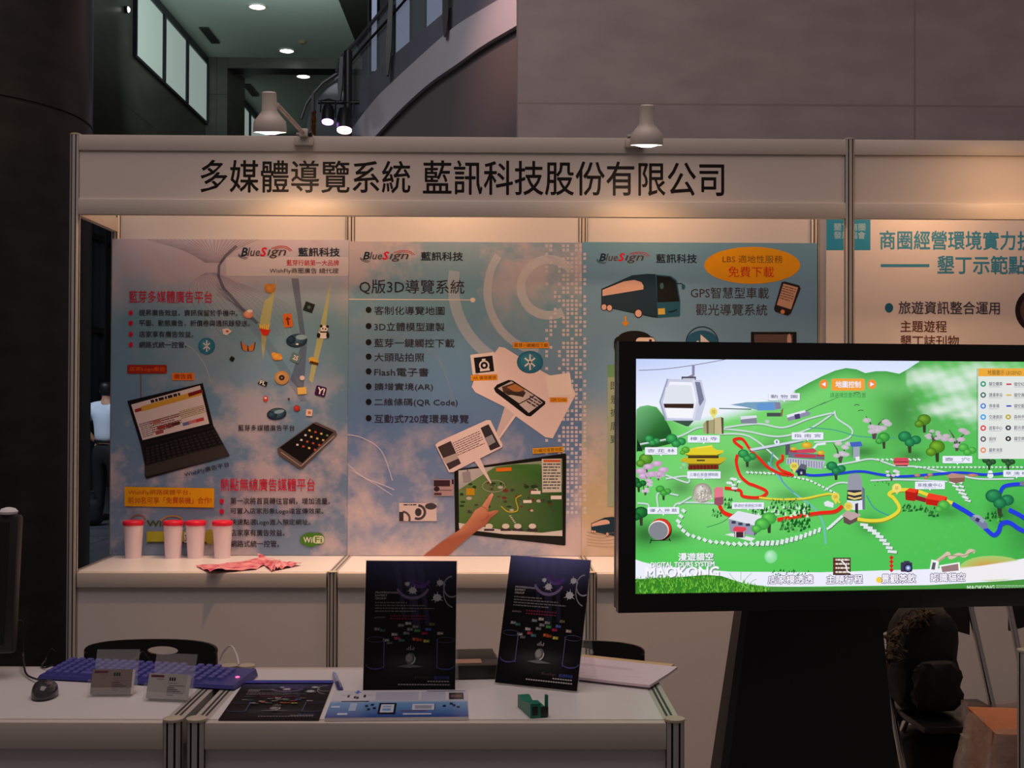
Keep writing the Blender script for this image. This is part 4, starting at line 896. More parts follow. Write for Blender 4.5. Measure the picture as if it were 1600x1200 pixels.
S.poly([(612,580),(636,555),(695,545),(695,660),(612,655)], C(170,160,120)); S.poly([(695,545),(700,535),(755,522),(776,532),(776,660),(695,660)], C(196,184,140)); S.poly([(636,555),(656,550),(656,660),(640,660)], C(110,100,74)); S.poly([(756,524),(776,534),(776,660),(762,660)], C(80,74,60)); S.line([(700,535),(700,660)], 6, C(110,104,80))
S.ell(695,482,32,34,C(232,222,120)); S.poly([(680,510),(710,510),(695,548)], C(232,222,120)); S.text('貓',680,466,710,498,C(176,150,50))
S.poly([(985,780),(1400,705),(1440,712),(1010,804)], C(206,214,232)); S.line([(985,804),(1420,722)], 6, C(70,90,100)); S.ell(1205,725,22,20,C(236,240,250)); S.text('1',1198,714,1212,736,C(120,130,170)); S.rect(1275,745,1312,830,C(84,80,100)); S.line([(1500,780),(1530,745),(1600,738)], 18, C(226,232,240))
# yellow-roofed temple
S.poly([(490,890),(736,890),(736,945),(490,950)], C(96,34,24)); 
for i in range(9): S.line([(500+i*28,895),(500+i*28,948)], 7, C(150,40,26))
S.poly([(425,868),(470,850),(740,850),(795,850),(790,870),(740,905),(500,905),(450,890)], C(206,176,34)); S.poly([(430,880),(500,912),(742,910),(792,876),(742,900),(500,900)], C(120,96,20)); S.poly([(490,830),(736,826),(736,856),(490,856)], C(60,44,30)); S.poly([(440,800),(520,775),(565,765),(670,755),(720,790),(778,792),(770,815),(720,838),(500,838),(455,820)], C(226,206,44)); S.poly([(452,822),(500,842),(722,840),(772,812),(722,830),(500,830)], C(110,90,20)); S.rect(560,868,625,880,C(70,60,40)); S.poly([(545,772),(680,750),(690,762),(560,780)], C(236,222,80))
# red and white palace with domes
S.poly([(1282,852),(1600,880),(1570,945),(1282,905)], C(186,186,206)); S.poly([(1300,800),(1590,830),(1590,870),(1300,850)], C(110,110,130))
for i in range(14): S.line([(1296+i*21,860+i*2),(1296+i*21,905+i*2.6)], 6, C(110,110,140))
S.poly([(1310,790),(1370,790),(1370,812),(1310,808)], C(190,50,70)); S.poly([(1350,822),(1520,830),(1520,852),(1350,848)], C(196,56,76)); S.poly([(1360,790),(1500,775),(1530,800),(1500,815),(1370,812)], C(206,70,90)); S.poly([(1530,825),(1590,828),(1590,842),(1530,842)], C(190,50,70)); S.ell(1447,752,44,26,C(240,206,70),C(206,150,30)); S.ell(1340,780,26,14,C(240,206,70),C(206,150,30)); S.ell(1560,812,30,18,C(240,206,70),C(206,150,30)); S.line([(1447,730),(1447,710)], 8, C(150,110,30))
S.ell(1345,920,34,32,C(232,214,90)); S.poly([(1328,945),(1364,945),(1346,980)], C(232,214,90)); S.text('指南',1326,906,1364,934,C(150,110,40)); S.poly([(1366,960),(1390,935),(1440,950),(1440,995),(1375,1000)], C(44,46,70)); S.poly([(1360,960),(1400,900),(1448,912),(1444,950),(1392,938)], C(96,100,116)); S.rect(1395,965,1410,985,C(180,190,220))
for a in ((200,720,46,1),(390,725,60,1)): tree(*a[:3])
tree(965,845,55); tree(150,880,60,C(120,186,60),C(60,116,30),kind=1); tree(470,800,36,C(120,200,70),C(60,140,50),False,1); tree(460,925,36,C(160,220,160),C(110,190,120),False,1)
S.poly([(80,700),(125,800),(80,800)], C(16,44,26))
sign(1137,332,1390,390,'動 物 園'); sign(487,672,745,730,'樟 山 寺'); sign(142,768,402,828,'杏 花 林'); sign(1325,648,1580,706,'指 南 宮'); sign(482,962,752,1020,'三墩石茶壺博物館')
for x, y in ((110,960),(170,925),(240,900),(290,950),(200,985),(130,1000),(260,985)): S.ell(x,y,44,24,C(226,196,226),C(190,150,190),n=12)
blossom(250,1000,40,C(214,180,214)); blossom(170,1030,44,C(214,180,214))
S.fr = F3
blossom(145,120,60,C(226,200,226)); tree(290,145,46,C(96,200,80),C(40,130,50)); tree(90,80,46,C(40,140,60),C(14,70,34)); tree(110,330,60,C(40,140,60),C(10,70,34),True,1)
S.ell(605,155,78,80,C(226,220,210),C(150,140,130)); S.poly([(525,215),(540,150),(690,170),(688,205),(600,225)], C(186,178,166))
for i in range(40): S.ell(610+rng.randn()*34,160+rng.randn()*34,7,5,random.choice([C(150,140,130),C(240,236,228)]),n=6)
S.poly([(695,130),(715,108),(770,110),(775,185),(700,195)], C(226,120,140)); S.poly([(700,195),(775,185),(775,245),(735,262),(700,245)], C(150,80,100))
blossom(870,95,56,C(240,244,250)); bush(780,200,840,280,14); bush(680,290,760,350,16); bush(1160,200,1370,250,40); bush(1010,260,1230,340,50,True); bush(1240,250,1470,340,50,True); bush(1220,370,1470,460,60)
S.poly([(815,365),(1020,420),(1020,500),(825,470)], C(150,150,172)); S.poly([(1020,420),(1095,350),(1095,430),(1020,505)], C(90,90,112)); S.poly([(812,362),(890,300),(1105,345),(1030,420)], C(226,228,240))
for x, y in ((855,395),(910,408),(970,415)): S.rect(x-16,y-14,x+18,y+8,C(60,60,84))
S.poly([(785,490),(840,480),(1030,520),(1000,545)], C(226,230,232)); S.rect(862,470,948,515,C(60,40,50)); S.poly([(848,450),(870,424),(950,432),(960,450),(930,472),(860,466)], C(226,64,84)); S.rect(868,466,876,515,C(220,220,230)); S.rect(935,470,943,520,C(220,220,230))
tree(1140,380,66,C(110,216,90),C(50,150,60),True,1); tree(1085,425,64,C(110,216,90),C(50,150,60),False,1)
S.ell(275,450,84,90,C(90,24,20),C(50,10,10)); S.ell(268,440,86,80,C(232,80,40),C(206,50,30)); S.ell(252,455,82,78,C(236,230,228)); S.ell(250,460,78,72,C(132,134,142)); S.line([(195,525),(182,562)], 8, C(24,24,30)); S.line([(190,540),(345,535)], 6, C(24,24,30)); S.line([(335,520),(348,545)], 8, C(24,24,30))
sign(162,270,418,325,'優 人 神 鼓'); sign(842,232,1100,285,'張迺妙茶師紀念館')
# white swoosh, dark strip, grass, title
S.fr = (0, 0, 1)
S.poly([(990,873),(1004,878),(1030,884),(1140,893),(1280,894),(1450,889),(1530,884),(1590,874),(1660,862),(1660,902),(1560,908),(1450,914),(1280,916),(1190,917),(990,918)], W)
S.poly([(1180,916),(1280,917),(1450,914),(1560,908),(1660,900),(1660,940),(985,940),(985,916)], C(72,146,60))
S.ell(1550,888,52,20,C(236,150,80),C(190,210,120),alpha=0.7); S.poly([(1494,889),(1606,874),(1660,866),(1660,900),(1500,908)], C(240,236,240))
S.fr = F3
for body, x0, y0, x1, y1, b in (('漫遊貓空', 412, 638, 690, 700, 0.02), ('DIGITAL TOURS SYSTEM', 190, 712, 700, 748, 0.02), ('MAOKONG', 150, 752, 735, 832, 0.03)):
    S.text(body, x0+7, y0+8, x1+7, y1+8, C(130,136,146), b); S.text(body, x0, y0, x1, y1, C(246,246,252), b)
S.poly([(60,850),(180,845),(400,835),(640,815),(760,825),(860,860),(960,890),(1100,905),(1170,960),(1170,985),(60,985)], C(52,128,34))
for i in range(620):
    x = rng.uniform(60,1160); top = 835+max(0, (x-650)*0.17)+max(0, (200-x)*0.05); y = rng.uniform(top, 985); h = rng.uniform(14,44); dx = rng.uniform(-14,14)
    if y < top+25 and x > 1000: h *= 0.6
    c_ = lerp(C(30,104,22), C(130,210,70), rng.rand()); S.poly([(x-5,y),(x+5,y),(x+dx,y-h)], c_, step=(i % 6 == 0))
for a in ([(820,800),(860,850),(960,920)], [(960,930),(1000,870),(1040,850)], [(915,790),(912,860)], [(1000,800),(950,850),(915,900)]): S.curve(a, 5, C(110,190,90), 0.8)
S.ell(1155,668,52,54,C(210,246,226),C(130,220,150),alpha=0.8); bush(1160,770,1480,815,30)
S.fr = F2
def arrow_btn(x, d):
    S.ell(x,252,34,38,C(240,140,60)); S.poly([(x-14*d,234),(x-14*d,270),(x+18*d,252)], W)
arrow_btn(32,-1); arrow_btn(408,1); S.rrect(92,208,352,302,14,C(240,160,60)); S.text('地圖控制', 124, 228, 320, 278, W, 0.02); S.text('請選擇您要的位置', 82, 318, 360, 356, C(60,130,70), 0.0)
S.poly([(0,410),(150,350),(150,354),(0,418)], C(80,130,90)); 
for x, y in ((290,320),(290,415),(320,458)): S.line([(x-22,y+2),(x,y-5),(x+22,y+1)], 6, C(60,90,50))
blossom(425,590,100,C(214,200,214)); tree(500,680,50,C(96,200,80),C(36,130,56),True,1); tree(700,690,66,C(50,166,96),C(20,96,60)); tree(815,545,56,C(120,176,50),C(60,110,26),True,1); blossom(890,660,64,C(206,196,206)); tree(915,760,66,C(130,186,50),C(60,116,26),True,1); blossom(1070,690,92,C(214,190,210)); tree(1150,770,52,C(110,210,90),C(50,150,60),False,0); blossom(160,790,84,C(214,206,214)); tree(125,915,56,C(50,166,96),C(20,96,60)); blossom(560,960,50,C(236,226,240)); tree(1470,860,40,C(60,110,60),C(30,60,40)); tree(1320,860,40,C(60,110,60),C(30,60,40))
S.rect(262,740,312,830,C(160,166,180)); S.poly([(232,705),(320,698),(335,735),(245,742)], C(70,100,190)); S.line([(255,742),(255,820)], 6, C(110,110,130)); S.poly([(278,820),(310,815),(312,850),(282,850)], C(230,234,240))
S.poly([(580,825),(685,825),(695,850),(690,862),(578,858)], C(214,70,90)); S.poly([(574,858),(696,860),(690,885),(580,880)], C(226,90,100)); S.rect(578,856,694,862,C(90,20,30)); S.rect(590,884,686,892,C(60,20,30))
sign(958,812,1190,868,'壺   穴'); sign(1432,922,1640,975,'草 湳 橋')
S.rect(1222,128,1660,836,C(70,100,80),alpha=0.35); S.rect(1236,190,1660,834,C(226,230,226)); S.rect(1236,128,1660,190,C(236,170,60)); S.text('地圖圖示 LEGEND', 1310, 142, 1574, 180, C(130,96,40), 0.01)
for i, (t_, c_) in enumerate((('貓空纜車', C(40,150,110)), ('捷運車站', C(70,110,100)), ('停車場', C(80,130,210)), ('交通資訊', C(60,160,230)), ('遊客中心', C(220,60,50)), ('廁所', C(90,84,90)), ('最新消息', C(236,140,90)))):
    y = 250+i*86; x1 = 1425 if len(t_) == 4 else (1400 if len(t_) == 3 else 1376)
    S.ell(1275, y, 22, 22, c_); S.ell(1275, y, 11, 11, C(226,230,236)); S.text(t_, 1320, y-16, x1, y+14, C(96,90,110), 0.01); S.rect(1320, y+20, x1-10, y+24, C(176,176,190))
for i, (t_, c_) in enumerate((('貓空紅線', C(200,50,80)), ('貓空黃線', C(220,180,90)), ('貓空藍線', C(70,70,190)), ('森林步道', C(190,170,60)), ('觀光茶園', C(60,60,80)), ('貓空商圈', C(30,26,30)))):
    y = 252+i*85
    if i < 3: S.rect(1455, y-6, 1495, y+6, c_)
    else: S.ell(1470, y, 22, 20, c_); S.ell(1470, y, 9, 9, C(226,230,226))
    S.text(t_, 1515, y-16, 1625, y+14, C(90,86,104), 0.01); S.rect(1515, y+20, 1610, y+24, C(176,176,190))
S.poly([(1000,960),(1040,965),(1130,965),(1130,1010),(1060,1025),(1010,1010)], C(140,96,84)); S.poly([(985,965),(1030,945),(1140,960),(1120,980),(1010,985)], C(186,140,124))
for x, y, rx in ((760,962,24),(860,958,22),(1190,962,44),(830,980,20)): S.ell(x,y,rx,12,C(210,150,124),C(170,110,90),n=12)
S.ell(1330,940,18,16,W); S.ell(1330,965,24,20,C(226,230,236)); S.rect(1316,946,1346,952,C(40,40,70))
S.fr = F4
S.poly([(220,30),(240,0),(310,0),(330,60),(330,130),(215,130)], C(150,152,166)); S.poly([(215,128),(325,128),(330,210),(210,205)], C(44,44,60)); S.poly([(218,140),(270,150),(325,140),(325,160),(270,172),(218,160)], C(226,206,120)); S.poly([(220,175),(270,190),(325,178),(325,192),(270,204),(220,190)], C(226,206,120)); S.poly([(212,205),(270,215),(350,200),(350,280),(270,285),(212,270)], C(226,228,240)); S.poly([(330,100),(350,120),(352,280),(332,280)], C(110,112,140))
S.ell(122,180,32,34,C(232,210,90)); S.poly([(106,205),(138,205),(124,240)], C(232,210,90)); S.text('貓',106,168,138,192,C(176,140,40)); S.ell(222,255,34,34,C(226,206,90)); S.text('空',206,242,238,270,C(176,140,40)); S.ell(600,112,36,36,C(240,220,120)); S.text('茶',584,98,616,128,C(176,140,40)); S.poly([(590,140),(610,140),(600,165)], C(232,214,110))
S.poly([(30,225),(60,210),(108,230),(104,265),(40,252)], C(226,230,236)); S.poly([(185,330),(240,300),(300,310),(290,370),(230,400),(185,380)], C(96,76,76)); S.poly([(170,325),(210,290),(305,310),(320,325),(240,365),(200,340)], C(190,164,164)); S.poly([(275,235),(298,228),(298,315),(275,300)], C(66,50,60))
S.poly([(665,135),(700,112),(770,125),(765,160),(740,215),(668,205)], C(176,30,20)); S.poly([(665,135),(700,112),(770,122),(745,150)], C(236,60,36)); S.poly([(745,165),(830,190),(825,225),(745,205)], C(150,30,40)); S.poly([(825,195),(850,150),(995,180),(985,225),(930,255),(828,240)], C(190,30,20)); S.poly([(825,195),(850,150),(995,180),(960,215)], C(240,64,40)); bush(650,225,800,290,40); bush(820,260,960,330,36); tree(965,262,52,C(110,210,90),C(50,150,60),False,1)
bush(1250,300,1430,375,40); S.poly([(1165,345),(1220,320),(1310,390),(1310,425),(1270,432)], C(120,124,160)); S.poly([(1190,325),(1235,318),(1290,360),(1270,385)], C(160,164,190)); S.rect(1215,345,1245,375,C(50,54,90),0.5)
tree(1400,210,82,C(50,160,96),C(16,90,60)); S.poly([(1560,60),(1640,55),(1640,100),(1560,90)], C(120,120,140)); sign(742,62,975,120,'茶推廣中心'); bush(430,60,540,90,14)
S.rect(102,655,240,790,C(60,40,34))
for i in range(4): S.rect(102,660+i*32,236,684+i*32,C(96,60,44)); S.dashes(122,664+i*32,230,682+i*32,1,C(226,216,206),0,0.8)
S.curve([(165,675),(205,720),(215,760),(260,780)], 10, C(240,240,244))
for i in range(4): S.poly([(540,654+i*32),(558,636+i*32),(577,654+i*32),(558,674+i*32)], C(206,40,40))
S.rrect(630,690,720,765,10,C(60,56,84)); S.rect(655,680,700,694,C(60,56,84)); S.ell(688,735,34,34,C(34,34,50)); S.ell(688,735,22,22,C(110,130,190)); S.ell(688,735,10,10,C(220,226,240)); S.ell(462,828,24,24,C(240,206,70))
S.poly([(870,670),(930,680),(915,765),(855,755)], C(240,240,244)); S.poly([(880,690),(905,694),(895,750),(868,745)], C(90,90,100)); S.poly([(930,715),(1090,690),(1096,765),(945,775)], C(244,244,248)); S.poly([(945,725),(1078,702),(1082,755),(955,768)], C(150,120,120)); S.curve([(915,680),(960,650),(1000,620),(1020,655),(1080,630),(1130,640),(1170,600),(1210,610)], 26, C(226,190,180), 0.85); S.curve([(930,680),(1000,640),(1120,640),(1210,600)], 4, C(130,96,84))
PU = C(80,50,110)
for body, x0, y0, x1, y1 in (('店家模透透', None, 0, 0, 0), ('主題行程', 52, 790, 332, 856), ('景觀茶飲', 480, 782, 748, 852), ('認識貓空', 862, 775, 1132, 840)):
    if x0 is None: S.fr = F3; x0, y0, x1, y1 = 1132, 818, 1494, 884
    S.text(body, x0, y0, x1, y1, PU, 0.085); S.text(body, x0, y0, x1, y1, C(248,246,252), 0.022); S.fr = F4
S.text('MAOKONG', 1148, 872, 1362, 906, C(206,230,206), 0.03); S.dashes(1374,870,1620,902,2,C(160,200,160),0,0.5)
sc_ = MB(); tvbox(sc_, BT, TVW-BT, 0.049, TVH-BT, 0.012, 0.03)
S.build('screen', sc_, [M['blackgloss']], M['screen'], M['screen_a'], parent=tv)
# stand
a_ = P(1161, 958, D=3.27); b_ = P(1386, 956, D=3.29); c_ = P(1128, 1200, D=3.27); e_ = P(1410, 1200, D=3.29)
zt_ = a_.z+0.25; ds = a_.z-c_.z; sl = (c_.x-a_.x)/ds; sr_ = (e_.x-b_.x)/ds
sx = (a_.x+b_.x)/2; sy = P(1270, 1000, D=3.36).y
st = thing('television_stand', 'tall black tapering floor stand under the television', 'stand', (sx, sy, 0))
yaw_ = math.atan2(U.y, U.x); st.rotation_euler = (0, 0, yaw_)
def stand_x(z, side): d_ = a_.z-z; return (a_.x+sl*d_ if side < 0 else b_.x+sr_*d_)-sx
m1 = MB(); fr_y = -0.03
bot = [(stand_x(0,-1)+0.03, fr_y, 0.03), (stand_x(0,1), fr_y, 0.03), (stand_x(0,1), fr_y+0.10, 0.03), (stand_x(0,-1)+0.03, fr_y+0.10, 0.03)]
top = [(stand_x(zt_,-1)+0.014, fr_y, zt_), (stand_x(zt_,1), fr_y, zt_), (stand_x(zt_,1), fr_y+0.05, zt_), (stand_x(zt_,-1)+0.014, fr_y+0.05, zt_)]
m1.hexa(bot, top).build('column_body', M['stand'], st)
m2 = MB(); m2.hexa([(stand_x(0,-1), fr_y-0.004, 0.03), (stand_x(0,-1)+0.03, fr_y-0.004, 0.03), (stand_x(0,-1)+0.03, fr_y+0.10, 0.03), (stand_x(0,-1), fr_y+0.10, 0.03)],
        [(stand_x(zt_,-1), fr_y-0.004, zt_), (stand_x(zt_,-1)+0.014, fr_y-0.004, zt_), (stand_x(zt_,-1)+0.014, fr_y+0.05, zt_), (stand_x(zt_,-1), fr_y+0.05, zt_)])
m2.build('edge_trim', M['stand_side'], st)
MB().rbox((-0.40, -0.20, 0), (0.32, 0.20, 0.03), 0.008).build('base_plate', M['stand'], st)
MB().box((-0.25, 0.024, 0.95), (0.25, 0.030, 1.05)).build('mount_plate', M['stand_side'], st)
# ================================================================== FRONT TABLES
ZTB = 0.80
def table(lab, loc, rotz, wd=0.985, dp=0.49):
    t = thing('display_table', lab, 'table', loc, rotz, group='white display tables')
    MB().box((0.022, 0.016, ZTB-0.02), (wd-0.022, dp-0.016, ZTB)).build('table_top', M['top'], t)
    MB().box((0.018, 0.004, 0.03), (wd-0.018, 0.010, ZTB-0.055)).build('front_panel', M['panel'], t)
    MB().rbox((0.018, -0.010, ZTB-0.056), (wd-0.018, 0.014, ZTB-0.0004), 0.002).build('front_rail', M['rail'], t)
    MB().rbox((0.018, dp-0.014, ZTB-0.056), (wd-0.018, dp+0.010, ZTB-0.0004), 0.002).build('back_rail', M['rail'], t)
    for x, sg in ((0, 1), (wd, -1)):
        MB().box((x-0.003 if sg > 0 else x-0.003, 0.018, 0.03), (x+0.003, dp-0.018, ZTB-0.055)).build('side_panel', M['panel'], t)
        r = MB(); xa, xb = (x-0.014, x+0.022) if sg > 0 else (x-0.022, x+0.014); r.box((xa, 0.018, ZTB-0.056), (xb, dp-0.018, ZTB-0.0005))
        for q in (0.010, 0.020): r.box((xa+q, 0.018, ZTB-0.0005), (xa+q+0.005, dp-0.018, ZTB+0.0002), 1)
        r.build('side_rail', [M['alu'], M['groove']], t)
    for x in (0, wd):
        for y in (0, dp):
            pm = MB().post(x, y, 0, ZTB+0.002, 0.02).build('leg_post', [M['alu'], M['groove']], t, smooth=False)
            MB().lathe([(0.0215, ZTB+0.002), (0.0215, ZTB+0.007), (0.019, ZTB+0.008)], c=(x, y, 0), n=24).build('cap', M['cap'], pm)
    return t
ta = P(307.5, 1127, Z=ZTB); tb_ = P(1051.5, 1123, Z=ZTB); ra = 0.0
T1 = table('white display table with the dark standing posters and brochures', (ta.x, ta.y, 0), ra, (tb_-ta).length)
tc_ = P(271, 1127, Z=ZTB); td_ = P(0, 1117, Z=ZTB); rb = -0.012
o2 = Vector((tc_.x, tc_.y, 0))-Vector((math.cos(rb), math.sin(rb), 0))*0.985
T2 = table('white display table at the left with the blue keyboard on it', o2, rb)
pr_ = P(1602, 1019, Z=ZTB)
dup(T1, (pr_.x, pr_.y-0.49, 0), 0.0, 'white display table at the right edge behind the television, only a corner post showing')
TT = ZTB+0.0006
def tp(x, y, z=0.0): v = P(x, y, Z=TT); return Vector((v.x, v.y, TT+z))

# ---- keyboard
M['kb'] = mat('blue_plastic', C(62,64,140), 0.4, noise=0.05); M['key'] = mat('blue_keycap', C(84,86,166), 0.45, noise=0.05)
k0 = tp(58, 1062); k1 = tp(366, 1079); k2 = tp(388, 1055); ang = math.atan2(k1.y-k0.y, k1.x-k0.x); KL = (k1-k0).length; KD = 0.135
kb = thing('keyboard', 'blue computer keyboard on the left table, its right end over the table gap', 'keyboard', (k0.x, k0.y, TT+0.0025), ang)
prof = lambda y: 0.008+0.010*y/KD
m = MB(); m.hexa([(0,0,0), (KL,0,0), (KL,KD,0), (0,KD,0)], [(0.004,0.004,prof(0)), (KL-0.004,0.004,prof(0)), (KL-0.004,KD-0.004,prof(KD)), (0.004,KD-0.004,prof(KD))])
m.build('case', M['kb'], kb)
tiltk = math.atan2(0.010, KD); keyme = None
for r_ in range(6):
    ncol = 20; y = 0.012+r_*0.0200
    for q in range(ncol):
        if r_ == 0 and 4 <= q <= 8: 
            if q != 4: continue
        if q in (14, 18) and r_ not in (1,2,3,4): continue
        if r_ in (1, 2) and q == 15: continue
        if q == 19 and r_ in (0, 5): continue
        x = 0.012+q*(KL-0.05)/ncol; wk = 0.0165 if not (r_ == 0 and q == 4) else 0.095
        if keyme is None or wk > 0.05:
            ko = MB().hexa([(0,0,0),(wk,0,0),(wk,0.0175,0),(0,0.0175,0)], [(0.002,0.002,0.007),(wk-0.002,0.002,0.007),(wk-0.002,0.0155,0.008),(0.002,0.0155,0.008)]).build('key', M['key'], kb)
            if wk < 0.05: keyme = ko.data
        else:
            ko = bpy.data.objects.new('key', keyme); COL.objects.link(ko); ko.parent = kb
        ko.location = (x, y, prof(y)-0.0005); ko.rotation_euler = (tiltk, 0, 0)
lp = Matrix.Rotation(-ang, 3, 'Z') @ (tp(361, 1061)-Vector((k0.x, k0.y, TT)))
MB().lathe([(0.005, 0), (0.005, 0.002), (0.003, 0.003)], n=14).build('indicator_light', mat('red_led', (1, 0.1, 0.2), 0.4, noise=0.01, emit=(1.0, 0.12, 0.35), estr=1.6), kb, loc=(KL-0.02, 0.062, prof(0.062)-0.0005))
def cable(name, pts, r, m_, lab):
    q = [np.array(p, float) for p in pts]; out = []
    for i in range(len(q)-1):
        p0 = q[max(i-1, 0)]; p1 = q[i]; p2 = q[i+1]; p3 = q[min(i+2, len(q)-1)]
        for k in range(7):
            t = k/7; out.append(0.5*((2*p1)+(-p0+p2)*t+(2*p0-5*p1+4*p2-p3)*t*t+(-p0+3*p1-3*p2+p3)*t**3))
    out.append(q[-1]); return tag(MB().tube(out, r, 8).build(name, m_, world=True), lab, 'cable')
# ---- mouse
mc = tp(66, 1093)
mo = thing('mouse', 'glossy dark grey computer mouse left of the card holders', 'mouse', (mc.x, mc.y, TT), 0.18)
M['mouse'] = mat('glossy_dark_grey_plastic', C(58,56,60), 0.14, noise=0.06, spec=0.8)
def mfn(u, v):
    a = 2*PI*u; vv = v*PI/2; r = math.cos(vv)**0.6 if v < 1 else 0
    x = 0.0285*r*math.cos(a); y = 0.05*r*math.sin(a)+0.03; z = 0.004+0.032*math.sin(vv)**0.9*(1.0-0.25*max(0, math.sin(a))*r); return Vector((x, y, z))
MB().grid(mfn, 36, 14).build('shell', M['mouse'], mo)
MB().lathe([(0.0275, 0), (0.0285, 0.006)], n=36, mtx=Matrix(((1,0,0,0),(0,1.75,0,0.03),(0,0,1,0),(0,0,0,1)))).build('base', M['black'], mo)
MB().lathe([(0.008, -0.003), (0.009, 0), (0.008, 0.003)], n=18, mtx=Matrix.Translation((0, 0.065, 0.0225)) @ Matrix.Rotation(PI/2, 4, 'Y')).build('scroll_wheel', M['black'], mo)
cable('mouse_cable', [(mc.x-0.012, mc.y+0.088, TT+0.016), tp(44, 1060, 0.006), tp(37, 1048, 0.02), tp(36, 1030, 0.006), tp(35, 1030, 0.09), tp(20, 1034, 0.10), tp(-6, 1036, 0.09)], 0.0025, M['black'], 'thin black mouse cable curving up from the mouse to the monitor')
cable('keyboard_cable', [tp(82, 1047, 0.012), tp(70, 1046, 0.004), tp(65, 1042, 0.004), tp(71, 1034, 0.004), tp(80, 1033, 0.03), tp(86, 1032, 0.02)], 0.0022, M['black'], 'short black cable at the left end of the blue keyboard')
cable('thin_cable', [tp(196, 1046, 0.022), tp(204, 1040, 0.01), tp(214, 1034, 0.012), tp(222, 1031, 0.02), tp(232, 1030, 0.0)], 0.0022, M['black'], 'thin black cable behind the card holders, leaning over the table edge')
pc = P(360, 1037, Z=ZTB)
cable('white_cable', [tp(343, 1039, 0.012), tp(349, 1040, 0.034), tp(360, 1045, 0.056), tp(369, 1049, 0.042), tp(373, 1053, 0.022)], 0.0026, mat('white_cable_sheath', C(214,206,200), 0.4, noise=0.02), 'white cable looped over the post caps at the right end of the keyboard')
# ---- monitor at the left edge
mz = P(19, 806, D=2.85); t = thing('monitor', 'black computer monitor cut off by the left edge of the photo', 'monitor', (mz.x-0.22, EYE.y+2.86, TT), 0.06)
tl_ = Matrix.Translation((0, -0.0, 0.06)) @ Matrix.Rotation(math.radians(-7), 4, 'X')
H_ = mz.z-TT-0.06
MB().rbox((-0.22, -0.02, 0), (0.22, 0.02, H_), 0.008, mtx=tl_).build('casing', M['black'], t)
MB().box((-0.20, -0.0215, 0.02), (0.20, -0.0195, H_-0.02), mtx=tl_).build('screen', M['blackgloss'], t)
MB().hexa([(-0.03,0.02,0.008),(0.03,0.02,0.008),(0.03,0.05,0.008),(-0.03,0.05,0.008)], [(-0.03,0.04,0.18),(0.03,0.04,0.18),(0.03,0.06,0.18),(-0.03,0.06,0.18)]).build('neck', M['black'], t)
MB().lathe([(0.11, 0), (0.11, 0.006), (0.03, 0.012)], c=(0, 0.03, 0), n=32).build('foot', M['black'], t)
wc = P(4, 806, D=2.87)
tag(MB().lathe([(0.020, 0.0), (0.022, 0.006), (0.016, 0.013), (0.006, 0.016)], n=24).build('webcam', M['paper'], loc=(wc.x, EYE.y+2.905, mz.z-0.001)), 'small white rounded webcam on top of the black monitor', 'webcam')
# ---- card holders with cards
M['card'] = None
def card_holder(xa, xb, yb, rot, lab, labc, cc):
    a = tp((xa+xb)/2, yb); t = thing('card_holder', lab, 'card holder', (a.x, a.y, TT), rot, group='acrylic card holders on the left table')
    wd = 0.096; h = wd/2
    tilt = Matrix.Translation((0, 0.012, 0.004)) @ Matrix.Rotation(math.radians(-20), 4, 'X')
    MB().box((-h, 0, 0), (h, 0.055, 0.003)).build('base', M['acrylic'], t)
    MB().box((-h, 0.030, 0), (h, 0.033, 0.105), mtx=tilt).build('back_plate', M['acrylic'], t)
    MB().box((-h, -0.003, -0.002), (h, 0.0, 0.016), mtx=tilt).build('front_lip', M['acrylic'], t)
    for x in (-h-0.003, h): MB().box((x, -0.002, -0.001), (x+0.003, 0.032, 0.035), mtx=tilt).build('side_wall', M['acrylic'], t)
    # the cards rest inside: a thing of their own
    R = Matrix.Translation((a.x, a.y, TT)) @ Matrix.Rotation(rot, 4, 'Z') @ tilt
    o = R @ Vector((-0.045, 0.002, 0.003)); pr = Print(o, R.to_3x3() @ Vector((1,0,0)), R.to_3x3() @ Vector((0,0,1)), base=0.0002)
    sheet = MB().box((-0.045, 0.002, 0.003), (0.045, 0.022, 0.057), mtx=R)
    U_, V_ = pr.U, pr.V
    def q(u0, v0, u1, v1, col): pr.raw([(u0*0.09, v0*0.054), (u1*0.09, v0*0.054), (u1*0.09, v1*0.054), (u0*0.09, v1*0.054)], [(0,1,2,3)], col)
    q(0.0, 0, 1, 1, cc); q(0.06, 0.84, 0.40, 0.94, C(110,60,76))
    for i in range(10): q(0.07+i*0.03, 0.85, 0.085+i*0.03, 0.93, C(70,44,70))
    q(0.22, 0.76, 0.40, 0.79, C(110,90,96))
    for i in range(3): q(0.54+i*0.06, 0.72, 0.585+i*0.06, 0.86, C(50,46,52))
    q(0.52, 0.62, 0.78, 0.64, C(110,100,104)); q(0.55, 0.52, 0.95, 0.545, C(110,100,104))
    for i in range(5): q(0.52, 0.14+i*0.075, 0.70+0.25*((i*7) % 4)/3, 0.17+i*0.075, C(76,70,78))
    tag(pr.build('business_cards', sheet, [M['paper']]), labc, 'card', 'card stacks in the acrylic holders')
card_holder(134, 204, 1091, 0.02, 'left clear acrylic card holder in front of the blue keyboard', 'stack of greyish business cards in the left acrylic holder', C(126,114,110))
card_holder(217, 289, 1099, -0.16, 'right clear acrylic card holder, turned slightly, beside the table gap', 'stack of pale business cards in the right, slightly turned holder', C(166,163,160))
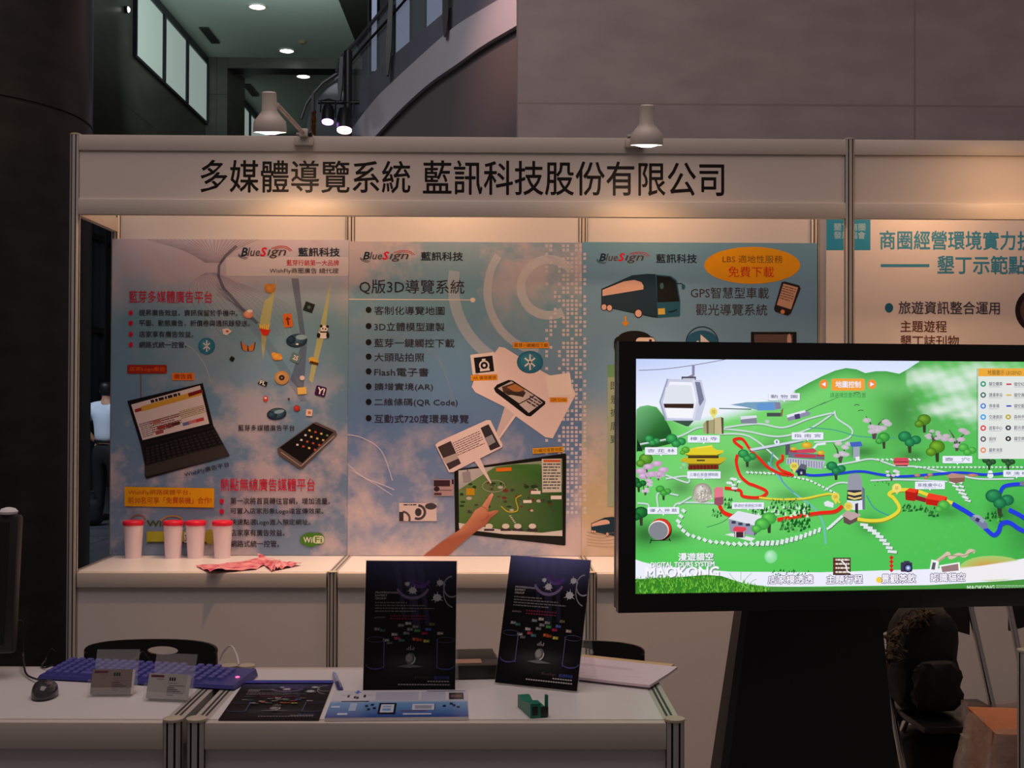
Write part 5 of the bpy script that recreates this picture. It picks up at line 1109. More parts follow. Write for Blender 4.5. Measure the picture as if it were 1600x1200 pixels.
# ---- brochures
def flat_print(name, q4, thick, lab, cat, draw, mats, ink=None, group=None):
    nl, nr, fr2, fl = [tp(*p) for p in q4]; U_ = (nr-nl).normalized(); V_ = Vector((-U_.y, U_.x, 0))
    wd = (nr-nl).length; hh = (fl-nl).dot(V_); sk = (fl-nl).dot(U_)
    o = nl+Vector((0,0,thick)); pr = Print(o, U_, V_, base=0.0002)
    mb = MB(); mb.hexa([nl, nr, nr+V_*hh+U_*sk, nl+V_*hh+U_*sk], [v+Vector((0,0,thick)) for v in (nl, nr, nr+V_*hh+U_*sk, nl+V_*hh+U_*sk)])
    pr.mp = lambda u, v: (u*wd+v*sk, v*hh)
    def q(u0, v0, u1, v1, col, alpha=1.0): pr.raw([pr.mp(u0,v0), pr.mp(u1,v0), pr.mp(u1,v1), pr.mp(u0,v1)], [(0,1,2,3)], col, alpha)
    pr.q = q; draw(pr)
    return tag(pr.build(name, mb, mats, ink or M['gloss']), lab, cat, group)
def dark_art(pr, bright=1.0):
    """dark printed advert in unit coordinates of pr.mp: blue glow on top (scaled by bright to paint in a sheen), ink splashes, lines of small type, logo tiles, globe and glass cylinders"""
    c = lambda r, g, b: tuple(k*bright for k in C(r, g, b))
    def poly(pts, col, alpha=1.0): pr.raw([pr.mp(*p) for p in pts], [tuple(t) for t in tessellate_polygon([[Vector((*pr.mp(*p), 0)) for p in pts]])], col, alpha)
    def ell(x, y, rx, ry, col, alpha=1.0, n=20): poly([(x+rx*math.cos(2*PI*k/n), y+ry*math.sin(2*PI*k/n)) for k in range(n)], col, alpha)
    def arc(x, y, rx, ry, a0, a1, wd, col, alpha=1.0, n=18):
        pts = [(x+(rx+s*wd)*math.cos(math.radians(a0+(a1-a0)*k/n)), y+(ry+s*wd)*math.sin(math.radians(a0+(a1-a0)*k/n))) for s in (1, -1) for k in (range(n+1) if s > 0 else range(n, -1, -1))]; poly(pts, col, alpha)
    n = 14; uv_ = []; co = []
    for j in range(n+1):
        for i in range(n+1):
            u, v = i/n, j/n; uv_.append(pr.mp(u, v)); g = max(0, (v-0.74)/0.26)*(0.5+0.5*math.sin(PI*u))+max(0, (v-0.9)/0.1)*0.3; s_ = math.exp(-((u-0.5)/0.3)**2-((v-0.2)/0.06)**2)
            co.append(tuple(a+b*g*bright**2+d*s_*bright for a, b, d in zip(C(14,14,16), C(96,100,150), C(60,62,64))))  # sheen of reflected light put into the ink colour, stronger with bright
    pr.raw(uv_, [(j*(n+1)+i, j*(n+1)+i+1, (j+1)*(n+1)+i+1, (j+1)*(n+1)+i) for j in range(n) for i in range(n)], co)
    for u0, u1, h in ((0.42,0.52,0.55),(0.55,0.62,0.5),(0.30,0.36,0.45)): poly([(u0,1),(u1,1),(u1+0.10,1-h),(u0+0.12,1-h)], C(110,116,170), 0.10)
    arc(0.52, 0.82, 0.18, 0.11, 200, 340, 0.012, c(126,110,150)); arc(0.60, 0.86, 0.10, 0.06, 180, 350, 0.014, c(96,70,140)); poly([(0.40,0.88),(0.60,0.84),(0.72,0.80),(0.60,0.82)], c(90,60,130))
    arc(0.95, 0.80, 0.09, 0.08, 90, 300, 0.006, c(150,150,160)); arc(0.98, 0.76, 0.12, 0.12, 150, 260, 0.005, c(150,150,160))
    for x, y, s in ((0.82,0.83,0.035),(0.79,0.715,0.045),(0.52,0.77,0.04),(0.46,0.82,0.025)):
        ell(x, y, s, s*0.6, c(206,206,210))
        for k in range(9):
            a = k*0.7+x*9; r_ = s*(1.2+0.6*((k*5) % 3)/2); poly([(x+math.cos(a+0.25)*s*0.7, y+math.sin(a+0.25)*s*0.45), (x+math.cos(a-0.25)*s*0.7, y+math.sin(a-0.25)*s*0.45), (x+math.cos(a)*r_, y+math.sin(a)*r_*0.65)], c(206,206,210))
    def words(body, x0, y0, x1, y1, col, bold=0.0):
        vs, fs = glyphs(body, 0.0, 0.0); gx0, gx1 = min(v[0] for v in vs), max(v[0] for v in vs); gy0, gy1 = min(v[1] for v in vs), max(v[1] for v in vs)
        pr.raw([pr.mp(x0+(v[0]-gx0)/(gx1-gx0)*(x1-x0), y0+(v[1]-gy0)/(gy1-gy0)*(y1-y0)) for v in vs], fs, col)
    words('PROFESSIONAL', 0.11, 0.745, 0.37, 0.76, c(216,206,206), 0.03); words('EXPERT', 0.11, 0.722, 0.24, 0.737, c(216,206,206), 0.03); words('GROUP', 0.11, 0.699, 0.23, 0.714, c(216,206,206), 0.03)
    for k, (e, y) in enumerate(((0.46,0.67),(0.66,0.648),(0.76,0.626),(0.56,0.604))):
        x = 0.11
        while x < e: w_ = random.uniform(0.015, 0.05); pr.q(x, y, min(x+w_, e), y+0.009, c(126,120,122)); x += w_+0.008
    words('BLUETOOTH', 0.11, 0.553, 0.22, 0.566, c(150,146,146), 0.02)
    for y in (0.567, 0.545):
        for k in range(12): pr.q(0.28+k*0.032, y, 0.302+k*0.032, y+0.011, c(126,40,66))
    for (x, y, cc) in ((0.14,0.47,(150,150,150)),(0.20,0.46,(70,110,110)),(0.40,0.50,(150,150,150)),(0.48,0.515,(206,200,196)),(0.56,0.49,(150,150,150)),(0.33,0.43,(206,196,190)),(0.46,0.44,(150,150,150)),(0.36,0.40,(200,70,90)),(0.41,0.385,(80,130,130)),(0.58,0.46,(80,160,80)),(0.70,0.47,(90,110,190)),(0.74,0.51,(120,110,80)),(0.66,0.44,(180,40,80)),(0.56,0.395,(206,110,60)),(0.60,0.39,(190,80,50)),(0.68,0.38,(206,200,90)),(0.83,0.44,(196,180,170)),(0.24,0.385,(190,190,190)),(0.28,0.365,(110,110,116)),(0.50,0.47,(150,150,150))):
        pr.q(x-0.035, y-0.012, x+0.035, y+0.012, tuple(k*0.35 for k in c(*cc))); pr.q(x-0.028, y-0.009, x-0.004, y+0.010, c(*cc)); pr.q(x+0.002, y-0.006, x+0.026, y+0.004, c(*cc))
    for x, s in ((0.22, -1), (0.80, 1)): pr.q(x-0.005, 0.17, x+0.005, 0.40, c(96,100,140)); arc(x+s*0.09, 0.20, 0.10, 0.035, 180, 360, 0.005, c(76,80,140)); arc(x+s*0.09, 0.39, 0.10, 0.02, 0, 360, 0.003, c(70,70,100))
    ell(0.51, 0.245, 0.058, 0.045, c(110,108,108)); ell(0.495, 0.25, 0.035, 0.03, c(160,156,156)); arc(0.51, 0.245, 0.05, 0.038, 280, 380, 0.005, c(220,220,220)); poly([(0.36,0.185),(0.50,0.205),(0.66,0.185),(0.50,0.175)], c(120,124,126))
    for k in range(5): pr.q(0.47+k*0.018, 0.31, 0.478+k*0.018, 0.325+0.01*(k % 3), c(170,166,166))
    words('BlueSign', 0.56, 0.09, 0.74, 0.115, c(96,74,70), 0.01); words('藍訊科技', 0.77, 0.09, 0.94, 0.115, c(80,100,190), 0.02)
    for y, a, b in ((0.07,0.70,0.94),(0.045,0.38,0.94)):
        x = a
        while x < b: pr.q(x, y, min(x+0.022, b), y+0.009, c(190,186,186)); x += 0.03
flat_print('brochure', [(341,1126),(498,1126),(521,1067),(383,1066)], 0.002, 'dark glossy brochure lying flat at the left of the table', 'brochure', lambda pr: (dark_art(pr, 0.8), pr.q(0, 0.92, 1, 1, C(70,74,170))), [M['black']], M['satin'])
def blue_art(pr):
    n = 8
    uv_ = [pr.mp(i/n, j/n) for j in range(n+1) for i in range(n+1)]
    co = [lerp(lerp(C(40,70,150), C(110,160,210), j/n/0.45), C(206,210,226), (j/n-0.52)/0.08) if j/n < 0.62 else C(212,212,222) for j in range(n+1) for i in range(n+1)]
    pr.raw(uv_, [(j*(n+1)+i, j*(n+1)+i+1, (j+1)*(n+1)+i+1, (j+1)*(n+1)+i) for j in range(n) for i in range(n)], co)
    q = pr.q
    for k in range(7): q(0.32, 0.62+k*0.045, 0.64, 0.64+k*0.045, C(150,160,196)); q(0.66, 0.62+k*0.045, 0.84, 0.64+k*0.045, C(160,166,196))
    q(0.865, 0.62, 0.975, 0.88, C(60,54,60)); q(0.88, 0.70, 0.96, 0.80, C(120,96,90)); q(0.70, 0.93, 0.99, 0.96, C(110,110,140)); q(0.08, 0.55, 0.28, 0.585, C(40,40,60))
    for x, y in ((0.11,0.72),(0.16,0.68),(0.18,0.66),(0.23,0.72)): q(x, y, x+0.018, y+0.09, C(24,30,50))
    for k in range(5): q(0.06+k*0.05, 0.80+0.03*(k % 2), 0.10+k*0.05, 0.812+0.03*(k % 2), C(150,160,190))
    q(0.17, 0.86, 0.19, 0.99, C(50,110,200)); q(0.155, 0.90, 0.205, 0.93, C(50,110,200))
    q(0.36, 0.10, 0.485, 0.50, C(20,26,40)); q(0.375, 0.16, 0.47, 0.45, C(206,216,232)); q(0.39, 0.22, 0.45, 0.30, C(120,160,210)); q(0.39, 0.34, 0.45, 0.40, C(150,180,220))
    q(0.60, 0.24, 0.76, 0.46, C(206,212,226)); q(0.62, 0.28, 0.74, 0.40, C(150,160,180)); q(0.76, 0.22, 0.765, 0.46, C(30,40,70)); q(0.52, 0.20, 0.70, 0.22, C(120,70,100)); q(0.54, 0.08, 0.74, 0.12, C(226,220,236))
    for x, y in ((0.26,0.36),(0.28,0.24),(0.30,0.40),(0.32,0.28),(0.82,0.34),(0.87,0.42),(0.89,0.36),(0.92,0.30)): q(x, y, x+0.022, y+0.07, C(36,36,66))
    q(0.02, 0.34, 0.08, 0.40, C(206,216,236)); q(0.15, 0.22, 0.20, 0.50, C(170,196,220)); q(0.08, 0.08, 0.15, 0.15, C(196,210,236))
flat_print('leaflet_stack', [(507,1127),(732,1125),(735,1085),(523,1084)], 0.007, 'stack of blue and white leaflets in front of the left standing poster', 'leaflets', blue_art, [M['paper']])
# ---- pen
p0 = tp(521, 1054, 0.006); p1 = tp(533, 1083, 0.006); dv = (p1-p0); pd = thing('pen', 'blue plastic pen lying between the dark brochure and the leaflets', 'pen', (p0.x, p0.y, TT), math.atan2(dv.y, dv.x))
Lp = dv.length; RY = Matrix.Rotation(PI/2, 4, 'Y')
MB().lathe([(0.0012, 0), (0.004, 0.018), (0.0055, 0.03), (0.0055, Lp*0.62)], c=(0,0,0.006), n=16, mtx=RY).build('barrel', mat('pale_blue_plastic', C(150,170,210), 0.3, noise=0.05), pd)
MB().lathe([(0.006, Lp*0.62), (0.006, Lp-0.01), (0.004, Lp)], c=(0,0,0.006), n=16, mtx=RY).build('cap', M['kb'], pd)
MB().box((Lp*0.66, -0.0015, 0.012), (Lp-0.008, 0.0015, 0.0145)).build('clip', M['chrome'], pd)
# ---- standing posters in acrylic
def standing(bl, br, th, lean, lab, bright):
    a = tp(*bl); b = tp(*br); U_ = (b-a).normalized(); bk = Vector((-U_.y, U_.x, 0)); L = math.radians(lean)
    V_ = Vector((0,0,1))*math.cos(L)+bk*math.sin(L); wd = (b-a).length; N_ = U_.cross(V_)
    t = thing('standing_poster', lab, 'poster stand', ((a+b)/2), 0, group='dark posters standing on the display table')
    o = a+V_*0.004; pr = Print(o, U_, V_, base=0.0003); bkd = -pr.N
    pr.mp = lambda u, v: (u*wd, v*th)
    pr.q = lambda u0, v0, u1, v1, col, alpha=1.0: pr.raw([pr.mp(u0,v0), pr.mp(u1,v0), pr.mp(u1,v1), pr.mp(u0,v1)], [(0,1,2,3)], col, alpha)
    dark_art(pr, bright)
    mb = MB(); c4 = [o, o+U_*wd, o+U_*wd+bkd*0.0015, o+bkd*0.0015]; mb.hexa(c4, [v+V_*th for v in c4])
    pr.build('print_sheet', mb, [M['blackgloss']], M['gloss'], parent=t)
    mb = MB(); o3 = o+bkd*0.0016-U_*0.002-V_*0.004; c4 = [o3, o3+U_*(wd+0.004), o3+U_*(wd+0.004)+bkd*0.003, o3+bkd*0.003]; mb.hexa(c4, [v+V_*(th+0.006) for v in c4]).build('acrylic_back', M['acrylic'], t, world=True)
    s0 = o3+bkd*0.003+V_*th*0.62; f0 = Vector((s0.x, s0.y, TT))+bk*0.07; w2 = U_*(wd+0.004)
    mb = MB(); e = bk*0.003
    mb.hexa([f0, f0+w2, f0+w2+e, f0+e], [s0, s0+w2, s0+w2+e, s0+e]).build('support_leg', M['acrylic'], t, world=True)
    mb = MB(); lb = a+bkd*0.0; mb.hexa([a-bk*0.004, b-bk*0.004, b+bk*0.02, a+bk*0.02], [v+Vector((0,0,0.003)) for v in (a-bk*0.004, b-bk*0.004, b+bk*0.02, a+bk*0.02)]).build('base_lip', M['acrylic'], t, world=True)
    return t
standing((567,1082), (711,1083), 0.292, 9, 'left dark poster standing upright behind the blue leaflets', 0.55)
standing((773,1069), (901,1083), 0.300, 17.5, 'right dark poster with a blue sheen painted into its print, turned and leaning back, behind the green stapler', 1.2)
# ---- black card reader box
bx = tp(728, 1062); t = thing('black_device', 'small black box with a tan window between the two standing posters', 'device', (bx.x, bx.y, TT), 0.10)
MB().rbox((-0.045, 0, 0.0), (0.085, 0.14, 0.034), 0.005).build('casing', M['black'], t)
MB().hexa([(-0.04,0.06,0.034),(0.08,0.06,0.034),(0.08,0.138,0.034),(-0.04,0.138,0.034)], [(-0.036,0.075,0.040),(0.076,0.075,0.040),(0.076,0.136,0.044),(-0.036,0.136,0.044)]).build('raised_back', M['black'], t)
MB().box((-0.028, 0.018, 0.034), (0.04, 0.070, 0.0352)).build('window', mat('tan_window', C(176,130,104), 0.4, noise=0.1, nscale=60), t)
MB().box((-0.028, 0.070, 0.034), (0.042, 0.074, 0.037)).build('window_edge', M['alu'], t)
MB().rbox((-0.062, 0.02, 0.002), (-0.046, 0.034, 0.012), 0.002).build('plug', M['paper'], t)
# ---- green stapler
gs = tp(838, 1122); t = thing('stapler', 'green plastic stapler standing open in front of the right standing poster', 'stapler', (gs.x, gs.y, TT), 0.25)
M['green'] = mat('green_plastic', C(20,120,98), 0.4, noise=0.06)
mb = MB(); pts = [(0,0),(0.10,0),(0.10,0.026),(0.086,0.028),(0.06,0.020),(0.045,0.026),(0.0,0.030)]
vs = [(-0.013, y, z) for y, z in pts]+[(0.010, y, z) for y, z in pts]; n = len(pts)
mb.add(vs, [tuple(range(n)), tuple(range(2*n-1, n-1, -1))]+[(i, (i+1) % n, n+(i+1) % n, n+i) for i in range(n)]).build('body', M['green'], t)
MB().rbox((0.010, 0.004, 0.0), (0.028, 0.085, 0.016), 0.002).build('base_arm', M['green'], t)
MB().rbox((0.021, 0.002, 0.016), (0.027, 0.012, 0.046), 0.0015).build('lever', M['green'], t)
MB().box((0.010, -0.001, 0.003), (0.026, 0.004, 0.022)).build('staple_head', mat('dark_steel', C(60,60,62), 0.35, 0.7, noise=0.1), t)
MB().box((-0.009, -0.0008, 0.006), (0.003, 0.001, 0.024)).build('opening', M['black'], t)
# ---- paper stack and envelope
A = tp(1015, 1078); rot = math.radians(180-27)
ux = Vector((math.cos(rot), math.sin(rot), 0)); uy = Vector((ux.y, -ux.x, 0))
if uy.y < 0: uy = -uy
def sheet_thing(name, o, ux, uy, L, Wd, th, curl, z0, m_, lab, cat, marks=True):
    pr = Print(o+Vector((0,0,z0+th)), ux, uy, base=0.0004)
    mb = MB(); NU, NV = 12, 8
    zf = lambda u, v: z0+curl*(max(0, v-0.5)**2+0.3*max(0, 0.4-u)**2)
    vs = [o+ux*(L*i/NU)+uy*(Wd*j/NV)+Vector((0,0,zf(i/NU, j/NV)+k*th)) for k in (0, 1) for j in range(NV+1) for i in range(NU+1)]; N1 = (NU+1)*(NV+1); fs = []
    for j in range(NV):
        for i in range(NU):
            a = j*(NU+1)+i; fs += [(a, a+NU+1, a+NU+2, a+1), (N1+a, N1+a+1, N1+a+NU+2, N1+a+NU+1)]
    bd = [j for j in range(NU+1)]+[(j+1)*(NU+1)+NU for j in range(NV)]+[NV*(NU+1)+NU-1-i for i in range(NU)]+[(NV-1-j)*(NU+1) for j in range(NV-1)]
    for a, b in zip(bd, bd[1:]+bd[:1]): fs.append((a, b, N1+b, N1+a))
    mb.add(vs, fs)
    if marks:
        for k, (u0, u1, v) in enumerate(((0.15,0.30,0.30),(0.2,0.24,0.5),(0.42,0.44,0.22),(0.3,0.9,0.60),(0.3,0.9,0.64),(0.34,0.9,0.68),(0.55,0.60,0.42),(0.62,0.9,0.2),(0.62,0.86,0.25),(0.1,0.13,0.75))):
            h = 0.004; pr.raw([(a*L, b*Wd) for a, b in ((u0,v),(u1,v),(u1,v+h),(u0,v+h))], [(0,1,2,3)], C(130,110,120))
            for q in range(4): pr.f and None
        # marks follow the sheet's curl
        nn = len(pr.v)
        for i in range(nn):
            d = pr.v[i]-o; pr.v[i] = pr.v[i]+Vector((0,0,zf(d.dot(ux)/L, d.dot(uy)/Wd)-z0))
    return tag(pr.build(name, mb, [m_]), lab, cat)
M['pinkpaper'] = mat('pinkish_white_paper', C(236,214,226), 0.6, noise=0.02)
sheet_thing('envelope', A+ux*0.03+uy*0.075, ux, uy, 0.25, 0.19, 0.004, 0.0, 0.0, mat('cream_padded_envelope', C(226,190,140), 0.55, noise=0.1, nscale=50, bump=0.3), 'cream padded envelope under the paper stack, its corner sticking out behind', 'envelope', False)
sheet_thing('paper_stack', A, ux, uy, 0.29, 0.20, 0.006, 0.01, 0.0045, M['pinkpaper'], 'stack of pinkish white paper sheets overhanging the right table corner', 'paper')

# ================================================================== THINGS ON THE BACK COUNTER
M['cup'] = mat('frosted_plastic', C(238,220,228), 0.45, noise=0.02); M['lid'] = mat('red_plastic_lid', C(232,30,62), 0.4, noise=0.04)
for i, (x, y, lab) in enumerate(((216.5, 868, 'leftmost frosted cup with a red lid, standing apart'), (274, 870, 'second frosted cup with a red lid from the left'), (309, 870, 'third frosted cup with a red lid, close beside the second'), (349, 871, 'rightmost frosted cup with a red lid, beside the pink leaflets'))):
    c = P(x, y, Z=ZK)
    c.y = min(c.y, 0.40)
    if i == 0:
        cup0 = thing('cup', lab, 'cup', (c.x, c.y, ZK), 0, group='frosted cups with red lids')
        MB().lathe([(0.030, 0.002), (0.032, 0), (0.040, 0.142), (0.038, 0.142), (0.030, 0.004)], n=36, close=False).lathe([(0.0, 0.003), (0.031, 0.003)], n=36, close=False).build('body', M['cup'], cup0)
        MB().lathe([(0.0415, 0.136), (0.043, 0.138), (0.043, 0.150), (0.040, 0.154), (0.034, 0.152)], n=36).build('lid', M['lid'], cup0)
    else: dup(cup0, (c.x, c.y, ZK), i*0.7, lab)
def crumple(pts, lab, amp, seed):
    mp_ = [P(*p, Z=ZK+0.012) for p in pts]; a, b, c, d = mp_
    def fn(u, v):
        p = (a*(1-u)+b*u)*(1-v)+(d*(1-u)+c*u)*v; p.z = ZK+0.003+amp*max(0.0, math.sin(u*5+seed)*math.sin(v*4+seed*2))*1.0+amp*0.4*abs(math.sin(u*9+v*7)); return p
    m = MB().grid(fn, 20, 14)
    o = m.build('leaflet', M['pinkprint'], world=True, solid=0.0008); o.location.z = o.location.z
    return tag(o, lab, 'leaflet', 'pink leaflets on the back counter')
M['pinkprint'] = sky_print('pink_printed_leaflet', 0.05, [(0, C(226,150,160)), (1, C(236,190,186))], C(186,70,96), [(0, 1), (1, 1)], 30, 0.45, 0.6, 3.0)
crumple([(328,892),(400,886),(428,872),(306,881)], 'left crumpled pink leaflet lying before the cups', 0.012, 0.6)
crumple([(424,889),(438,886),(472,879),(402,871)], 'right crumpled pink leaflet lying before the cups', 0.022, 1.7)

# ================================================================== CLAMP LAMPS
def clamp_lamp(px, py, dpt, cxp, lab, aim):
    c = P(px, py, D=dpt); t = thing('clamp_lamp', lab, 'lamp', (c.x, c.y, c.z), 0, group='clamp lamps on the sign board')
    s = dpt/F_PX; R = 26*s
    prof = [(R*0.98, 0.0), (R, 4*s), (R*0.95, 17*s), (R*0.72, 24*s), (R*0.46, 33*s), (R*0.43, 60*s), (R*0.36, 62*s)]
    TL = Matrix.Rotation(math.radians(9.5), 4, 'X')
    MB().lathe(prof, n=40, close=False, mtx=TL).lathe([(R*0.95, 0.0005), (R*0.92, 16*s), (R*0.68, 23*s), (R*0.42, 32*s), (R*0.02, 34*s)], n=40, close=False, mtx=TL).lathe([(R*0.36, 62*s), (0.001, 62*s)], n=40, close=False, mtx=TL).build('shade', M['lampwhite'], t)
    MB().lathe([(R*0.25, 26*s), (R*0.40, 18*s), (R*0.86, 6*s), (R*0.88, 0.002), (R*0.6, -1*s), (R*0.3, -3*s)], n=32, mtx=TL).build('bulb', M['bulb'], t)
    cl = P(cxp, 214, Y=-0.02); d = cl-c
    k1 = Vector((d.x, d.y*0.9, 26*s+0.02)); k0 = Vector((R*0.40*(1 if d.x > 0 else -1), 0.0, 44*s))
    MB().tube([k0, k1], 0.008, 10).build('arm', M['lampwhite'], t)
    zc = ZT-c.z
    yb = -0.014-c.y          # front face of the sign rail, local
    MB().rbox((d.x-0.016, yb-0.035, zc-0.01), (d.x+0.016, yb-0.002, k1.z+0.02), 0.003).build('bracket', M['lampwhite'], t)
    MB().rbox((d.x-0.038, yb-0.022, zc-0.04), (d.x+0.034, yb-0.001, zc-0.006), 0.003).build('clamp', M['lampwhite'], t)
    MB().rbox((d.x-0.03, yb-0.02, zc+0.001), (d.x+0.03, yb+0.05, zc+0.008), 0.002).build('clamp_hook', M['lampwhite'], t)
    k = MB(); 
    MB().lathe([(0.012, 0), (0.012, 0.014)], n=16, mtx=Matrix.Translation((d.x+0.016, yb-0.018, k1.z+0.002)) @ RY).build('knob', M['black'], t)
    l = lamp('clamp_lamp_light', 'SPOT', (c.x, c.y, c.z-0.012), 30, WARM, aim=aim, spot_size=math.radians(104), spot_blend=1.0, shadow_soft_size=0.03)
    lamp('clamp_lamp_glow', 'SPOT', (c.x, c.y, c.z-0.012), 6.0, WARM, aim=(aim[0], c.y+0.5, c.z-1.6), spot_size=math.radians(165), spot_blend=0.9, shadow_soft_size=0.03)
    return c
c1 = clamp_lamp(422, 207, 4.19, 476, 'left cream clamp lamp on top of the sign board', P(540, 870, Y=0.35))
c2 = clamp_lamp(1010, 227, 4.19, 992, 'right cream clamp lamp over the sign board', P(1000, 870, Y=0.35))
lamp('neighbour_lamp_light', 'SPOT', (P(1640, 225, D=4.3).x, -0.42, 2.46), 18, WARM, aim=(P(1640, 225, D=4.3).x-0.05, -0.2, 1.0), spot_size=math.radians(118), spot_blend=1.0, shadow_soft_size=0.03)
lamp('neighbour_lamp_glow', 'SPOT', (P(1640, 225, D=4.3).x, -0.42, 2.46), 6.0, WARM, aim=(P(1640, 225, D=4.3).x-0.2, 0.2, 0.9), spot_size=math.radians(165), spot_blend=0.9, shadow_soft_size=0.03)
# lamps clamped behind the board, lighting the wall panels
for px, pw in ((440, 3.0), (705, 3.0), (1030, 3.2), (1470, 3.6)):
    x = P(px, 345, Y=0.3).x
    lamp('shelf_lamp_light', 'POINT', (x, 0.16, 2.36), pw, WARM, shadow_soft_size=0.03)
    lamp('shelf_lamp_beam', 'SPOT', (x, 0.14, 2.34), 44, (1.0, 0.62, 0.42), aim=(x, 0.14, 0.8), spot_size=math.radians(64), spot_blend=1.0, shadow_soft_size=0.04)

# ================================================================== CHAIRS
def plastic_chair(px, py, dpt, rot, lab, hx=0.0):
    c = P(px, py, D=dpt); wd = 0.385; t = thing('plastic_chair', lab, 'chair', (c.x, c.y, 0), rot, group='black plastic chairs behind the display tables')
    H = c.z; h = wd/2
    # curved back shell with an oval hand hole (local y+ faces away from the counter towards the wall)
    mb = MB(); NU = 40; zs = [H-0.30, H-0.22, H-0.15, H-0.10]
    def pt(u, z, off):
        x = -h+wd*u; s = (x/h); zz = z; edge = max(0, abs(s)-0.72)/0.28
        top_drop = 0.055*edge**2.2
        if z > H-0.06: zz = z-top_drop
        return Vector((x*(1-0.02*(H-z)), 0.07*s*s*-1+off+0.10*(H-z)*-0.3, zz))
    rows = [H-0.32, H-0.2, H-0.075, H-0.058, H-0.041, H-0.024, H-0.007, H]
    inhole = lambda i, j: False
    NR = 26; grid = []
    hz, ha, hb = H-0.033, 0.046, 0.0125
    # ring topology around the hole
    NA = 64; rings = []
    def outer(a):                              # outline of the back panel
        ca, sa = math.cos(a), math.sin(a); e = 5.0; r = 1/((abs(ca)**e+abs(sa)**e)**(1/e)); x = h*ca*r; zz = hz+(H-hz)*sa*r if sa > 0 else hz+(hz-(H-0.32))*sa*r
        return x, zz
    for k in range(9):
        f = k/8
        for q in range(NA):
            a = 2*PI*q/NA; x0, z0 = hx+ha*math.cos(a), hz+hb*math.sin(a); x1, z1 = outer(a); x = x0*(1-f)+x1*f; z = z0*(1-f)+z1*f
            if z > hz: z -= 0.005*(abs(x)/h)**3*f
            s = x/h; rings.append(Vector((x, -0.038*s*s+0.05*(H-z)*-1.0, z)))
    fs = [(k*NA+q, k*NA+(q+1) % NA, (k+1)*NA+(q+1) % NA, (k+1)*NA+q) for k in range(8) for q in range(NA)]
    MB().add(rings, fs).build('backrest', M['black'], t, solid=0.012)
    def seat(u, v):
        x = -h*1.02+2.04*h*u; y = -0.02-0.40*v; z = 0.44-0.025*math.sin(PI*u)*math.sin(PI*v)+0.02*(1-v)**3+(-0.03*max(0, v-0.85)/0.15); return Vector((x, y, z))
    MB().grid(seat, 14, 14).build('seat', M['black'], t, solid=0.012)
    for sx in (-1, 1):
        MB().tube([(sx*h*0.85, -0.34, 0.43), (sx*h*1.0, -0.39, 0.0)], 0.012, 10).build('leg', M['chrome'], t)
        MB().tube([(sx*h*0.85, -0.04, 0.43), (sx*h*1.0, 0.04, 0.0)], 0.012, 10).build('leg', M['chrome'], t)
        MB().tube([(sx*h*0.8, -0.05, 0.435), (sx*h*0.9, -0.035, 0.5), (sx*h*0.9, -0.012, H-0.24)], 0.012, 10).build('back_support', M['chrome'], t)
    return t
plastic_chair(240, 999, 3.62, 0.03, 'black plastic chair with an oval hole, behind the left table', 0.028)
plastic_chair(904, 1001, 3.62, -0.02, 'black plastic chair mostly hidden behind the right standing poster')
def folding_chair(loc, rot, lab, wd=0.40):
    t = thing('folding_chair', lab, 'chair', loc, rot, group='folding chairs in the neighbouring booth'); h = wd/2
    for s in (-1, 1):                           # faces -y
        MB().tube([(s*h, 0.20, 0.84), (s*h, 0.17, 0.74), (s*h, -0.24, 0.0)], 0.011, 10).build('front_leg', M['chrome'], t)
        MB().tube([(s*(h-0.03), -0.17, 0.44), (s*(h-0.03), 0.02, 0.42), (s*(h-0.03), 0.30, 0.0)], 0.011, 10).build('rear_leg', M['black'], t)
        MB().lathe([(0.022, -0.012), (0.022, 0.012)], n=16, mtx=Matrix.Translation((s*(h-0.014), 0.0, 0.43)) @ RY).build('hinge', M['black'], t)
        MB().rbox((s*h-0.014, 0.16, 0.80), (s*h+0.014, 0.215, 0.85), 0.004).build('end_cap', M['black'], t)
    def back(u, v):
        x = -h+2*h*u; return Vector((x, 0.185+0.03*math.sin(PI*u), 0.655+0.17*v+0.03*math.sin(PI*u)))
    MB().grid(back, 12, 6).build('backrest', M['black'], t, solid=0.014)
    MB().rbox((-h+0.005, -0.24, 0.43), (h-0.005, 0.10, 0.455), 0.010).build('seat', M['blackgloss'], t)
    return t
cA = P(1452, 962, D=4.1)
folding_chair((cA.x, -0.64, 0), 0.05, 'black folding chair with chrome tubes behind the television stand', 0.34)
cB = P(1680, 962, D=4.0)
folding_chair((cB.x+0.065, -0.57, 0), -0.04, 'black folding chair at the right edge, its left tube beside the corner post', 0.40)
# dark backpack on the nearer chair
bp = thing('backpack', 'black backpack on the folding chair seat beside the television stand', 'bag', (cA.x-0.085, -0.68, 0.4565), 0.1)
def sack(wx, wy, hz_):
    bm = bmesh.new(); bmesh.ops.create_cube(bm, size=1.0); bmesh.ops.subdivide_edges(bm, edges=bm.edges[:], cuts=5, use_grid_fill=True)
    for v in bm.verts:
        p = v.co*2; e = 4.0; r = (abs(p.x)**e+abs(p.y)**e+abs(p.z)**e)**(1/e); p = p/r; nz = (p.z+1)/2
        v.co = Vector((p.x*wx/2*(1-0.12*nz)+0.008*math.sin(p.z*7+p.y*3), p.y*wy/2*(1-0.25*nz)+0.006*math.sin(p.x*8), nz*hz_))
    return bm
M['nylon'] = mat('black_nylon', C(5,5,6), 0.7, noise=0.2, nscale=40, bump=0.3)
MB().bm(sack(0.23, 0.18, 0.34)).build('body', M['nylon'], bp)
